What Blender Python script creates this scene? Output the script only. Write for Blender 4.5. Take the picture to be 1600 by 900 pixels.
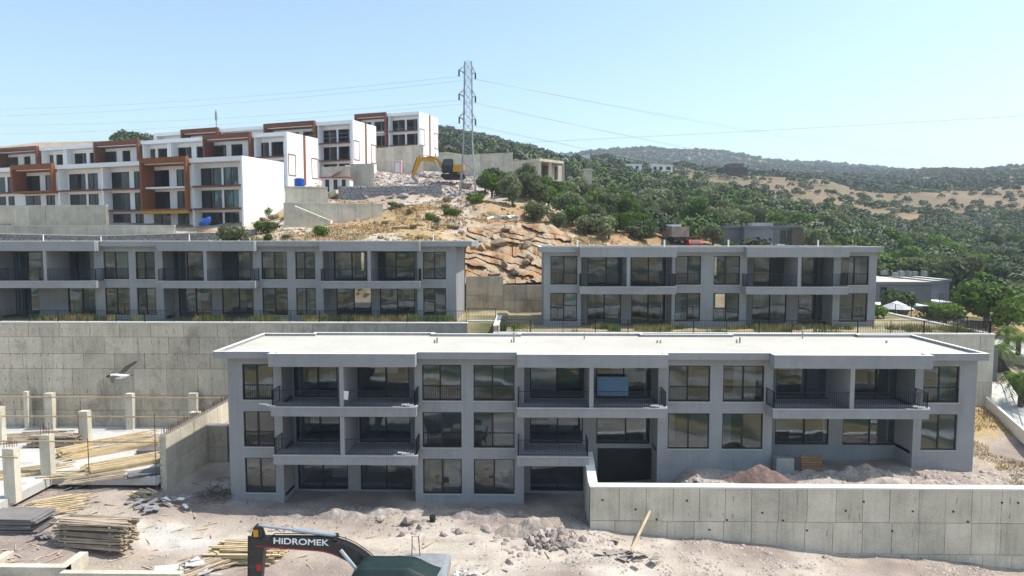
import bpy, math, random
import numpy as np
from mathutils import Matrix, Vector, Euler
R = math.radians
random.seed(7); np.random.seed(7)
for o in list(bpy.data.objects): bpy.data.objects.remove(o)
scene = bpy.context.scene
col = scene.collection

# ------------------------------------------------------------------ camera
CZ = 17.0
PITCH, YAW, FP = R(4.18), R(1.0), 1600 * 24 / 36
cam = bpy.data.objects.new('camera', bpy.data.cameras.new('camera'))
cam.data.sensor_width = 36; cam.data.lens = 24
cam.data.clip_start = 0.5; cam.data.clip_end = 12000
cam.location = (0, 0, CZ); cam.rotation_euler = (R(90) - PITCH, 0, YAW)
col.objects.link(cam); scene.camera = cam

# ------------------------------------------------------------------ sky, sun, exposure
SUN = Vector((1.0, 0.14, 1.70)).normalized()
world = bpy.data.worlds.new('World'); scene.world = world; world.use_nodes = True
wn = world.node_tree.nodes; wl = world.node_tree.links
sky = wn.new('ShaderNodeTexSky'); sky.sky_type = 'NISHITA'; sky.sun_disc = False
sky.sun_elevation = math.asin(SUN.z); sky.sun_rotation = math.atan2(SUN.x, SUN.y)
sky.altitude = 0; sky.air_density = 1.0; sky.dust_density = 1.5; sky.ozone_density = 0.6
tint = wn.new('ShaderNodeMix'); tint.data_type = 'RGBA'; tint.blend_type = 'MULTIPLY'; tint.inputs[0].default_value = 1; tint.inputs[7].default_value = (.97, 1.04, .98, 1)
wl.new(sky.outputs[0], tint.inputs[6]); wl.new(tint.outputs[2], wn['Background'].inputs[0]); wn['Background'].inputs[1].default_value = 0.15
sun = bpy.data.objects.new('sun', bpy.data.lights.new('sun', 'SUN'))
sun.data.energy = 3.5; sun.data.angle = R(0.53); sun.data.color = (1.0, 0.955, 0.89)
sun.rotation_euler = (-SUN).to_track_quat('-Z', 'Y').to_euler(); sun.location = (40, 10, 80)
col.objects.link(sun)
scene.view_settings.view_transform = 'Standard'; scene.view_settings.look = 'None'
scene.view_settings.gamma = 1; scene.view_settings.use_curve_mapping = False
scene.view_settings.exposure = 0.72

# ------------------------------------------------------------------ pixel of the photograph -> point in the place
_r = Vector((math.cos(YAW), math.sin(YAW), 0))
_f = Vector((-math.sin(YAW) * math.cos(PITCH), math.cos(YAW) * math.cos(PITCH), -math.sin(PITCH)))
_u = Vector((-math.sin(YAW) * math.sin(PITCH), math.cos(YAW) * math.sin(PITCH), math.cos(PITCH)))
def ray(px, py): return _f + _r * ((px - 800) / FP) + _u * ((450 - py) / FP)
def W(px, py, Y):
    d = ray(px, py); t = Y / d.y
    return Vector((d.x * t, Y, CZ + d.z * t))
def X(px, Y, py=600): return W(px, py, Y).x
def Z(py, Y, px=800): return W(px, py, Y).z

# ------------------------------------------------------------------ materials
def pm(name, base, var=0.12, scale=1.5, fine=25, bump=0.15, rough=0.85, rnd=0.0, streak=0.0, metallic=0.0,
       col2=None, thr=0.55, c2scale=0.6, coord='pos', attr=False, spec=0.3):
    m = bpy.data.materials.new(name); m.use_nodes = True
    nt = m.node_tree; N = nt.nodes; L = nt.links
    bs = N['Principled BSDF']; bs.inputs['Roughness'].default_value = rough; bs.inputs['Metallic'].default_value = metallic
    bs.inputs['Specular IOR Level'].default_value = spec
    if coord == 'pos': g = N.new('ShaderNodeNewGeometry'); co = g.outputs['Position']
    else: g = N.new('ShaderNodeTexCoord'); co = g.outputs['Object']
    def noise(s, detail=4, vec=co, rough_=0.6):
        n = N.new('ShaderNodeTexNoise'); n.inputs['Scale'].default_value = s; n.inputs['Detail'].default_value = detail
        n.inputs['Roughness'].default_value = rough_
        L.new(vec, n.inputs['Vector']); return n.outputs['Fac']
    def mrange(v, a, b, c, d):
        n = N.new('ShaderNodeMapRange'); L.new(v, n.inputs['Value'])
        for i, q in zip(('From Min', 'From Max', 'To Min', 'To Max'), (a, b, c, d)): n.inputs[i].default_value = q
        return n.outputs['Result']
    def math_(op, a, b):
        n = N.new('ShaderNodeMath'); n.operation = op
        for i, q in enumerate((a, b)):
            if hasattr(q, 'type'): L.new(q, n.inputs[i])
            else: n.inputs[i].default_value = q
        return n.outputs[0]
    f = math_('ADD', mrange(noise(scale), .3, .7, -var, var), mrange(noise(fine, 3), .3, .7, -var * .7, var * .7))
    if streak:
        mp = N.new('ShaderNodeMapping'); mp.inputs['Scale'].default_value = (2.2, 2.2, 0.16); L.new(co, mp.inputs['Vector'])
        f = math_('SUBTRACT', f, mrange(noise(1.6, 5, mp.outputs[0]), .5, .75, 0, streak))
    if rnd:
        oi = N.new('ShaderNodeObjectInfo'); f = math_('ADD', f, mrange(oi.outputs['Random'], 0, 1, -rnd, rnd))
    f = math_('ADD', f, 1.0)
    if attr:
        a = N.new('ShaderNodeVertexColor'); a.layer_name = 'tint'; src = a.outputs['Color']
    else:
        a = N.new('ShaderNodeRGB'); a.outputs[0].default_value = (*base, 1); src = a.outputs[0]
    if col2:
        mx = N.new('ShaderNodeMix'); mx.data_type = 'RGBA'
        L.new(mrange(noise(c2scale, 6), thr - .06, thr + .08, 0, 1), mx.inputs[0]); L.new(src, mx.inputs[6])
        mx.inputs[7].default_value = (*col2, 1); src = mx.outputs[2]
    vm = N.new('ShaderNodeVectorMath'); vm.operation = 'SCALE'; L.new(src, vm.inputs[0]); L.new(f, vm.inputs['Scale'])
    L.new(vm.outputs[0], bs.inputs['Base Color'])
    if bump:
        b = N.new('ShaderNodeBump'); b.inputs['Strength'].default_value = min(1, bump * 2); b.inputs['Distance'].default_value = bump * .2
        L.new(noise(fine * .8, 5), b.inputs['Height']); L.new(b.outputs[0], bs.inputs['Normal'])
    return m

def glass_mat(name, tint, refl=0.10, rough=0.02):
    m = bpy.data.materials.new(name); m.use_nodes = True
    nt = m.node_tree; N = nt.nodes; L = nt.links; N.remove(N['Principled BSDF'])
    tr = N.new('ShaderNodeBsdfTransparent'); tr.inputs[0].default_value = (*tint, 1)
    gl = N.new('ShaderNodeBsdfGlossy'); gl.inputs['Roughness'].default_value = rough; gl.inputs['Color'].default_value = (.93, .97, 1, 1)
    lw = N.new('ShaderNodeFresnel'); lw.inputs['IOR'].default_value = 1.5
    ad = N.new('ShaderNodeMath'); ad.operation = 'ADD'; ad.inputs[1].default_value = refl; ad.use_clamp = True
    L.new(lw.outputs[0], ad.inputs[0])
    # slightly wavy panes
    g = N.new('ShaderNodeNewGeometry'); n = N.new('ShaderNodeTexNoise'); n.inputs['Scale'].default_value = .55; n.inputs['Detail'].default_value = 1
    L.new(g.outputs['Position'], n.inputs['Vector'])
    b = N.new('ShaderNodeBump'); b.inputs['Strength'].default_value = .25; b.inputs['Distance'].default_value = .05
    L.new(n.outputs['Fac'], b.inputs['Height']); L.new(b.outputs[0], gl.inputs['Normal'])
    mx = N.new('ShaderNodeMixShader'); L.new(ad.outputs[0], mx.inputs[0]); L.new(tr.outputs[0], mx.inputs[1]); L.new(gl.outputs[0], mx.inputs[2])
    oi = N.new('ShaderNodeObjectInfo'); mr = N.new('ShaderNodeMapRange'); mr.inputs['To Min'].default_value = .0; mr.inputs['To Max'].default_value = .045; L.new(oi.outputs['Random'], mr.inputs['Value'])
    df = N.new('ShaderNodeBsdfDiffuse'); df.inputs[0].default_value = (.5, .52, .52, 1); m2 = N.new('ShaderNodeMixShader'); L.new(mr.outputs[0], m2.inputs[0]); L.new(mx.outputs[0], m2.inputs[1]); L.new(df.outputs[0], m2.inputs[2])
    L.new(m2.outputs[0], N['Material Output'].inputs[0]); return m

def leaf_mat(name, c, var=0.35):
    m = pm(name, c, var=var, scale=.8, fine=4, bump=0, rough=.75, rnd=.38, spec=.15)
    N = m.node_tree.nodes; L = m.node_tree.links; bs = N['Principled BSDF']
    tl = N.new('ShaderNodeBsdfTranslucent'); tl.inputs[0].default_value = (c[0] * 1.5, c[1] * 1.7, c[2] * .8, 1)
    mx = N.new('ShaderNodeMixShader'); mx.inputs[0].default_value = .22
    L.new(bs.outputs[0], mx.inputs[1]); L.new(tl.outputs[0], mx.inputs[2]); L.new(mx.outputs[0], N['Material Output'].inputs[0])
    return m

M = dict(
    stucco=pm('grey_stucco', (.295, .297, .305), var=.08, scale=.35, fine=18, bump=.08, streak=.14, col2=(.262, .265, .275), thr=.6, c2scale=.45),
    stucco_in=pm('interior_plaster', (.44, .465, .50), var=.05, bump=.03),
    roofdeck=pm('roof_screed', (.475, .455, .40), var=.08, scale=.35, fine=5, bump=.05, streak=.05),
    floor=pm('raw_floor', (.22, .22, .22), var=.15, bump=.05),
    frame=pm('anthracite_frame', (.022, .024, .027), var=.05, bump=0, rough=.4),
    rail=pm('black_rail', (.02, .021, .024), var=.05, bump=0, rough=.5),
    sill=pm('grey_sill', (.42, .42, .41), var=.12, scale=3, bump=.05),
    glass=glass_mat('clear_glass', (.76, .81, .84), .03),
    glass_teal=glass_mat('teal_glass', (.40, .55, .56), .015),
    white=pm('white_render', (.80, .81, .82), var=.03, scale=.3, bump=.03),
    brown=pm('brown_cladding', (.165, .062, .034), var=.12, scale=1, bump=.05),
    brownlit=pm('brown_cladding_lit', (.235, .085, .035), var=.12, scale=1, bump=.05),  # lit copy of the brown cladding, sunlight put into its colour
    ochre=pm('ochre_primer', (.45, .25, .05), var=.2, scale=2, bump=.05),
    raw=pm('raw_blockwork', (.26, .235, .22), var=.2, scale=1.5, fine=8, bump=.2),
    conc=pm('cast_concrete', (.55, .475, .37), var=.18, scale=.4, fine=9, bump=.14, rnd=.12, streak=.26, col2=(.36, .29, .215), thr=.6, c2scale=.35),
    conc2=pm('grey_cast_concrete', (.57, .52, .42), var=.16, scale=.7, fine=10, bump=.14, rnd=.11, streak=.2),
    joint=pm('joint_concrete', (.22, .20, .17), var=.2, scale=1, bump=.1),
    cap=pm('pale_coping', (.72, .70, .65), var=.06, bump=.05),
    slab=pm('site_slab', (.50, .49, .46), var=.12, scale=.6, fine=6, bump=.08, col2=(.36, .33, .29), thr=.6),
    wood=pm('sawn_timber', (.50, .39, .235), var=.2, scale=2, fine=14, bump=.1, rnd=.28),
    oldwood=pm('weathered_timber', (.36, .29, .21), var=.2, scale=2, fine=14, bump=.1, rnd=.3),
    ply=pm('film_plywood', (.17, .155, .15), var=.2, scale=1, bump=.05, rnd=.3),
    rebar=pm('rusty_rebar', (.16, .075, .04), var=.2, bump=0),
    steel=pm('galvanised_steel', (.30, .31, .32), var=.15, scale=2, bump=0, rough=.5, metallic=.3),
    wire=pm('line_wire', (.42, .44, .46), var=.05, bump=0),
    black=pm('black_paint', (.016, .016, .018), var=.15, bump=.02, rough=.4, spec=.5, col2=(.06, .052, .043), thr=.62, c2scale=2.2),
    red=pm('red_paint', (.42, .02, .02), var=.1, bump=0, rough=.4),
    chrome=pm('cylinder_steel', (.42, .46, .52), var=.08, bump=0, rough=.35, metallic=.5),
    yellow=pm('machine_yellow', (.62, .30, .015), var=.12, bump=0, rough=.5),
    tarp=pm('dark_green_tarp', (.013, .028, .026), var=.2, scale=2, bump=.15, rough=.55),
    offwhite=pm('offwhite_paint', (.70, .70, .68), var=.08, bump=.02),
    letter=pm('white_lettering', (.82, .82, .82), var=.02, bump=0),
    rubber=pm('track_rubber', (.03, .03, .03), var=.2, bump=.1),
    blue=pm('blue_plastic', (.02, .10, .48), var=.08, bump=0, rough=.4),
    bluefoam=pm('blue_foam_board', (.22, .34, .50), var=.06, bump=.02),
    pink=pm('pink_plastic', (.62, .30, .36), var=.08, bump=0),
    stone=pm('grey_field_stone', (.30, .30, .31), var=.3, scale=2.5, fine=9, bump=.3),
    mortar=pm('wall_mortar', (.25, .24, .225), var=.2, bump=.2),
    rock=pm('layered_rock', (.315, .245, .165), var=.25, scale=.9, fine=5, bump=.4, rnd=.22, col2=(.29, .165, .08), thr=.52, c2scale=.5),
    rubble=pm('site_rubble', (.34, .29, .255), var=.3, scale=1.2, fine=6, bump=.25, rnd=.2),
    ground=pm('ground_soil', (.4, .36, .32), var=.2, scale=.6, fine=9, bump=.4, attr=True),
    bark=pm('olive_bark', (.12, .095, .07), var=.2, bump=.1),
    olive=leaf_mat('olive_leaf', (.150, .170, .095)),
    green=leaf_mat('green_leaf', (.092, .145, .028)),
    dark=leaf_mat('dark_leaf', (.062, .088, .042)),
    dry=leaf_mat('dry_scrub', (.20, .16, .085)),
    drygrass=pm('dry_grass', (.40, .28, .11), var=.3, scale=1, fine=6, bump=0, rnd=.1),
    grass=pm('green_grass', (.11, .16, .035), var=.4, scale=.6, fine=5, bump=0, col2=(.38, .30, .12), thr=.5, c2scale=.5),
    farleaf=pm('wood_leaf', (.06, .075, .035), var=.35, scale=.06, fine=.5, bump=0, attr=True, spec=.1),
    greyhouse=pm('grey_house_render', (.17, .18, .19), var=.06, bump=.05),
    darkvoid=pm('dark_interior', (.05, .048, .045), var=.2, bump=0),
    debris=pm('white_rubble', (.66, .67, .64), var=.15, scale=2, bump=.2),
    feather=pm('white_feather', (.78, .77, .75), var=.06, bump=0), wing=pm('grey_brown_feather', (.05, .042, .036), var=.25, scale=9, bump=0, coord='obj'),
    darkwet=pm('bitumen_coating', (.022, .021, .021), var=.3, scale=1, bump=.1, rough=.6),
    purple=pm('maroon_render', (.085, .058, .058), var=.1, bump=.03),
    skin=pm('beak_yellow', (.55, .38, .08), bump=0),
)

# ------------------------------------------------------------------ mesh helpers
class MB:
    def __init__(s): s.v = []; s.f = []
    def add(s, vs, fs):
        b = len(s.v); s.v += [tuple(p) for p in vs]; s.f += [tuple(i + b for i in q) for q in fs]; return s
    def box(s, x0, x1, y0, y1, z0, z1):
        if x0 > x1: x0, x1 = x1, x0
        return s.add([(x0,y0,z0),(x1,y0,z0),(x1,y1,z0),(x0,y1,z0),(x0,y0,z1),(x1,y0,z1),(x1,y1,z1),(x0,y1,z1)],
              [(3,2,1,0),(4,5,6,7),(0,1,5,4),(1,2,6,5),(2,3,7,6),(3,0,4,7)])
    def obox(s, c, size, rot):
        a, b, d = [q / 2 for q in size]; m = rot.to_matrix() if isinstance(rot, Euler) else rot
        vs = [Vector(c) + m @ Vector((x*a, y*b, z*d)) for z in (-1,1) for x, y in ((-1,-1),(1,-1),(1,1),(-1,1))]
        return s.add(vs, [(3,2,1,0),(4,5,6,7),(0,1,5,4),(1,2,6,5),(2,3,7,6),(3,0,4,7)])
    def bar(s, p, q, w, h=None):
        p, q = Vector(p), Vector(q); d = q - p; h = h or w
        m = d.to_track_quat('X', 'Z').to_matrix()
        return s.obox((p + q) / 2, (d.length, w, h), m)
    def tube(s, pts, r, n=6, cap=True):
        pts = [Vector(p) for p in pts]; rs = r if isinstance(r, (list, tuple)) else [r] * len(pts); rings = []; vs = []
        for i, p in enumerate(pts):
            d = (pts[min(i+1, len(pts)-1)] - pts[max(i-1, 0)]).normalized()
            a = d.orthogonal().normalized() if i == 0 else (a - d * a.dot(d)).normalized()
            b = d.cross(a)
            vs += [p + (a * math.cos(2*math.pi*k/n) + b * math.sin(2*math.pi*k/n)) * rs[i] for k in range(n)]
        fs = [(i*n+k, i*n+(k+1)%n, (i+1)*n+(k+1)%n, (i+1)*n+k) for i in range(len(pts)-1) for k in range(n)]
        if cap: fs += [tuple(range(n))[::-1], tuple((len(pts)-1)*n+k for k in range(n))]
        return s.add(vs, fs)
    def prism(s, poly, y0, y1):           # polygon in x,z pushed along y
        n = len(poly)
        vs = [(x, y0, z) for x, z in poly] + [(x, y1, z) for x, z in poly]
        fs = [tuple(range(n)), tuple(range(2*n-1, n-1, -1))] + [(i, n+i, n+(i+1)%n, (i+1)%n) for i in range(n)]
        return s.add(vs, fs)
    def slabpoly(s, poly, z0, z1):        # polygon in x,y pushed along z
        n = len(poly)
        vs = [(x, y, z0) for x, y in poly] + [(x, y, z1) for x, y in poly]
        fs = [tuple(range(n-1, -1, -1)), tuple(range(n, 2*n))] + [(i, (i+1)%n, n+(i+1)%n, n+i) for i in range(n)]
        return s.add(vs, fs)
    def blob(s, c, size, rng, rot=None, n=0):   # irregular stone
        t = (1 + 5**.5) / 2
        vs = [(-1,t,0),(1,t,0),(-1,-t,0),(1,-t,0),(0,-1,t),(0,1,t),(0,-1,-t),(0,1,-t),(t,0,-1),(t,0,1),(-t,0,-1),(-t,0,1)]
        fs = [(0,11,5),(0,5,1),(0,1,7),(0,7,10),(0,10,11),(1,5,9),(5,11,4),(11,10,2),(10,7,6),(7,1,8),(3,9,4),(3,4,2),(3,2,6),(3,6,8),(3,8,9),(4,9,5),(2,4,11),(6,2,10),(8,6,7),(9,8,1)]
        m = (rot or Euler((rng.uniform(0,6), rng.uniform(0,6), rng.uniform(0,6)))).to_matrix()
        out = []
        for v in vs:
            k = rng.uniform(.7, 1.15) / 1.9
            p = Vector((v[0]*k*size[0], v[1]*k*size[1], v[2]*k*size[2])); out.append(Vector(c) + m @ p)
        return s.add(out, fs)
    def mesh(s, name, off=(0,0,0), smooth=False):
        me = bpy.data.meshes.new(name); o = Vector(off)
        me.from_pydata([tuple(Vector(p) - o) for p in s.v], [], s.f); me.update()
        if smooth: me.polygons.foreach_set('use_smooth', [True] * len(me.polygons))
        return me
    def build(s, name, mat, parent=None, world=True, smooth=False):
        mat = M[mat] if isinstance(mat, str) else mat
        if parent is None:
            xs = list(zip(*s.v)); off = ((min(xs[0])+max(xs[0]))/2, (min(xs[1])+max(xs[1]))/2, min(xs[2]))
        elif world:
            p = parent; off = Vector((0,0,0))
            while p: off += p.location; p = p.parent
        else: off = (0,0,0)
        me = s.mesh(name, off, smooth); me.materials.append(mat)
        o = bpy.data.objects.new(name, me); col.objects.link(o)
        if parent is None: o.location = off
        else: o.parent = parent
        return o

def tag(o, label, cat, group=None):
    o['label'] = label; o['category'] = cat
    if group: o['group'] = group
    return o
def thing(name, label, cat, loc=(0,0,0), rotz=0, group=None):
    o = bpy.data.objects.new(name, None); o.empty_display_size = .3; col.objects.link(o)
    o.location = loc; o.rotation_euler = (0, 0, rotz); return tag(o, label, cat, group)
def structure(o): o['kind'] = 'structure'; return o
def stuff(o): o['kind'] = 'stuff'; return o
def inst(o, parent=None, loc=None, rot=None, scale=None):
    c = o.copy(); col.objects.link(c); c.parent = parent
    if loc is not None: c.location = loc
    if rot is not None: c.rotation_euler = rot
    if scale is not None: c.scale = scale
    return c
def copy_tree(o, parent=None):
    c = o.copy(); col.objects.link(c); c.parent = parent
    for ch in o.children: copy_tree(ch, c)
    return c

# ------------------------------------------------------------------ terrain height
def vnoise(x, y, s, seed=0):
    x = np.asarray(x, float) / s + seed * 17.3; y = np.asarray(y, float) / s - seed * 9.1
    xi = np.floor(x); yi = np.floor(y); fx = x - xi; fy = y - yi
    fx = fx*fx*(3-2*fx); fy = fy*fy*(3-2*fy)
    def h(a, b):
        q = np.sin(a * 127.1 + b * 311.7 + seed) * 43758.5453
        return q - np.floor(q)
    return (h(xi,yi)*(1-fx)+h(xi+1,yi)*fx)*(1-fy) + (h(xi,yi+1)*(1-fx)+h(xi+1,yi+1)*fx)*fy
def fbm(x, y, s, seed=0, o=4): return sum((vnoise(x, y, s / 2**i, seed + i) - .5) / 2**i for i in range(o))

TPX = np.array([-900, 0, 250, 450, 600, 690, 750, 820, 880, 950, 1050, 1150, 1250, 1400, 1500, 1600, 2400.])
TD = np.array([64, 72, 80, 90, 110, 135, 170, 220, 280, 340, 400, 470, 600, 850, 1200, 1700, 3000.])
TPY = np.array([
 # -900   0   250  450  600  690  750  820  880  950 1050 1150 1250 1400 1500 1600 2400
 [489, 489, 489, 489, 489, 489, 489, 489, 489, 489, 489, 489, 489, 520, 535, 540, 560],   # 64
 [425, 425, 425, 400, 388, 398, 408, 408, 412, 420, 445, 462, 478, 500, 515, 520, 530],   # 72
 [392, 392, 390, 368, 360, 362, 366, 362, 375, 390, 418, 440, 458, 488, 500, 505, 500],   # 80
 [368, 368, 366, 352, 338, 332, 332, 336, 350, 368, 396, 420, 440, 470, 482, 490, 470],   # 90
 [345, 345, 338, 299, 291, 290, 298, 312, 328, 342, 370, 386, 402, 446, 456, 464, 430],   # 110
 [300, 298, 288, 274, 270, 268, 274, 288, 304, 318, 345, 358, 374, 422, 434, 444, 400],   # 135
 [235, 228, 224, 246, 246, 250, 258, 268, 284, 300, 322, 334, 350, 392, 404, 414, 370],   # 170
 [240, 236, 232, 240, 236, 238, 246, 258, 270, 285, 301, 312, 328, 362, 372, 380, 340],   # 220
 [250, 246, 240, 234, 222, 224, 234, 248, 260, 272, 282, 290, 304, 332, 338, 342, 310],   # 280
 [256, 252, 246, 228, 206, 210, 222, 238, 252, 264, 272, 274, 284, 308, 306, 300, 290],   # 340
 [262, 258, 250, 222, 199, 204, 216, 234, 251, 260, 276, 284, 288, 303, 296, 290, 280],   # 400
 [268, 264, 254, 222, 192, 198, 211, 230, 247, 257, 274, 284, 288, 297, 290, 285, 275],   # 470
 [280, 276, 266, 240, 215, 212, 216, 232, 245, 252, 266, 274, 277, 277, 270, 268, 265],   # 600
 [300, 296, 290, 270, 246, 244, 246, 247, 247, 249, 260, 267, 269, 269, 267, 265, 266],   # 850
 [320, 315, 310, 290, 270, 260, 252, 248, 242, 233, 236, 245, 255, 267, 269, 268, 272],   # 1200
 [340, 335, 330, 310, 290, 280, 270, 262, 254, 246, 246, 250, 256, 270, 272, 272, 280],   # 1700
 [362, 362, 360, 352, 345, 340, 335, 330, 330, 328, 328, 328, 328, 332, 335, 335, 345]])  # 3000
TPY[9:13, 4:9] += 10; TPY[12:16, 5:] += 6        # crowns stand above the ground line read off the photograph
def smooth_t(t): return t*t*(3-2*t)
def table(x, y):
    y = np.maximum(y, 64.0); px = 819 + 1067 * x / y
    px = np.clip(px, TPX[0], TPX[-1]); i = np.clip(np.searchsorted(TPX, px) - 1, 0, len(TPX)-2)
    l = np.log(np.clip(y, TD[0], TD[-1])); LT = np.log(TD); j = np.clip(np.searchsorted(LT, l) - 1, 0, len(TD)-2)
    a = (px - TPX[i]) / (TPX[i+1] - TPX[i]); b = (l - LT[j]) / (LT[j+1] - LT[j])
    a = .5*a + .5*smooth_t(a)
    py = (TPY[j,i]*(1-a)+TPY[j,i+1]*a)*(1-b) + (TPY[j+1,i]*(1-a)+TPY[j+1,i+1]*a)*b
    return CZ - (py - 372) * np.minimum(y, 3000) / 1067
def height(x, y, rough=True):
    x = np.asarray(x, float); y = np.asarray(y, float)
    far = table(x, y)
    # the low site in front
    low = -.1 - np.clip(x - 3, 0, 40) * .085 + np.clip(-x - 18, 0, 8) * .09 - np.clip(30 - y, 0, 60) * .05
    low = low - np.clip(-30 - y, 0, 300) * .03 + np.clip(-150 - y, 0, 900) * .16
    # yard behind the front wall, climbing along the right of the building
    ys = np.array([39.5, 44, 48, 52, 58, 66]); zs = np.array([2.05, 2.4, 3.6, 4.7, 6.3, 7.2])
    slope = np.interp(y, ys, zs) - np.clip(x - 37, 0, 60) * .06
    yard = np.where(x < 28.4, 2.25 + .1*np.sin(x*.8), 2.25 + (slope - 2.25) * np.clip((x - 28.4) / 2.2, 0, 1))
    yard = yard - 1.5 * np.clip((10.6 - x) / 1.6, 0, 1)
    z = np.where((x > 4.65) & (y > 39.6), yard, low)
    z = np.where((y > 49.9) & (x < -18.2) & (x > -23), 2.9, z)
    z = np.where((x <= 4.65) & (y > 52) & (x > -18.2), np.clip((y - 52) * 2, 0, 9), z)
    z = np.where((y > 55.6) & (x < -1.5), 10.0, z)
    z = np.where((y > 51.4) & (x >= -1.5) & (x < 35.1), 9.78, z)
    near_right = (x >= 35.1) & (y < 66)
    z = np.where(near_right & (y > 39.6), slope, z)
    t = np.clip((y - 66) / 4, 0, 1)
    z = np.where(y > 66, z * (1 - t) * (y < 70) + far * np.where(y < 70, t, 1), z)
    if rough:
        flat = (y > 51) & (y < 66.5) & (x < 35.5)
        a1 = np.where(flat, .05, np.interp(y, [-60, 0, 42, 60, 75, 120, 200], [.3, .25, .22, .2, .45, .4, 0]))
        a2 = np.where(flat, 0, np.interp(y, [40, 66, 74, 130, 300], [0, 0, 1.2, 1.5, 0])) * np.interp(819 + 1067*x/np.maximum(y, 5), [300, 460], [.2, 1])
        a3 = np.interp(y, [90, 160, 400, 800], [0, 2, 4, 5]); a4 = np.interp(y, [200, 500, 1200], [0, 5, 13])
        z = z + fbm(x, y, .9, 6, 2) * np.interp(y, [20, 30, 42, 46], [0, .13, .13, 0]) * ~((x > 4.6) & (y > 39.4)) + fbm(x, y, 2.4, 1) * a1 + fbm(x, y, 8, 2) * a2 + fbm(x, y, 28, 3, 3) * a3 + fbm(x, y, 120, 4, 3) * a4
    return z
def hz(x, y): return float(height(np.array([x]), np.array([y]))[0])

# ------------------------------------------------------------------ the ground, one sheet to the horizon
def axis(lo, hi, step, ext, extra=(), grow=1.09):
    a = list(np.arange(lo, hi + 1e-6, step)); d = step
    p = hi
    while p < ext[1]: d *= grow; p += d; a.append(p)
    p = lo; d = step
    while p > ext[0]: d *= grow; p -= d; a.append(p)
    for e in extra:
        a = [q for q in a if abs(q - e) > .12] + [e]
    return np.array(sorted(a))
gx = axis(-48, 50, .55, (-3500, 3500), (4.5, 4.8, -1.6, -1.4, 34.95, 35.25, -18.1, -18.35, -22.9, -23.1), 1.05)
gy = axis(27, 100, .5, (-1500, 3600), (39.45, 39.75, 49.8, 50.05, 51.25, 51.55, 55.45, 55.75), 1.028)
GX, GY = np.meshgrid(gx, gy); fx, fy = GX.ravel(), GY.ravel(); fz = height(fx, fy)
nx, ny = len(gx), len(gy)
idx = np.arange(nx*ny).reshape(ny, nx)
quads = np.stack([idx[:-1,:-1], idx[:-1,1:], idx[1:,1:], idx[1:,:-1]], -1).reshape(-1, 4)
def np_mesh(name, co, quads, tint=None):
    me = bpy.data.meshes.new(name); me.vertices.add(len(co)); me.vertices.foreach_set('co', np.asarray(co, np.float32).ravel())
    k = quads.shape[1]
    me.loops.add(quads.size); me.loops.foreach_set('vertex_index', quads.ravel().astype(np.int32))
    me.polygons.add(len(quads)); me.polygons.foreach_set('loop_start', np.arange(0, quads.size, k, dtype=np.int32))
    me.update(calc_edges=True)
    if tint is not None:
        ca = me.color_attributes.new('tint', 'FLOAT_COLOR', 'POINT')
        ca.data.foreach_set('color', np.concatenate([tint, np.ones((len(tint), 1))], 1).astype(np.float32).ravel())
    return me
def lerp(a, b, t): return a + (b - a) * t[:, None]
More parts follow.
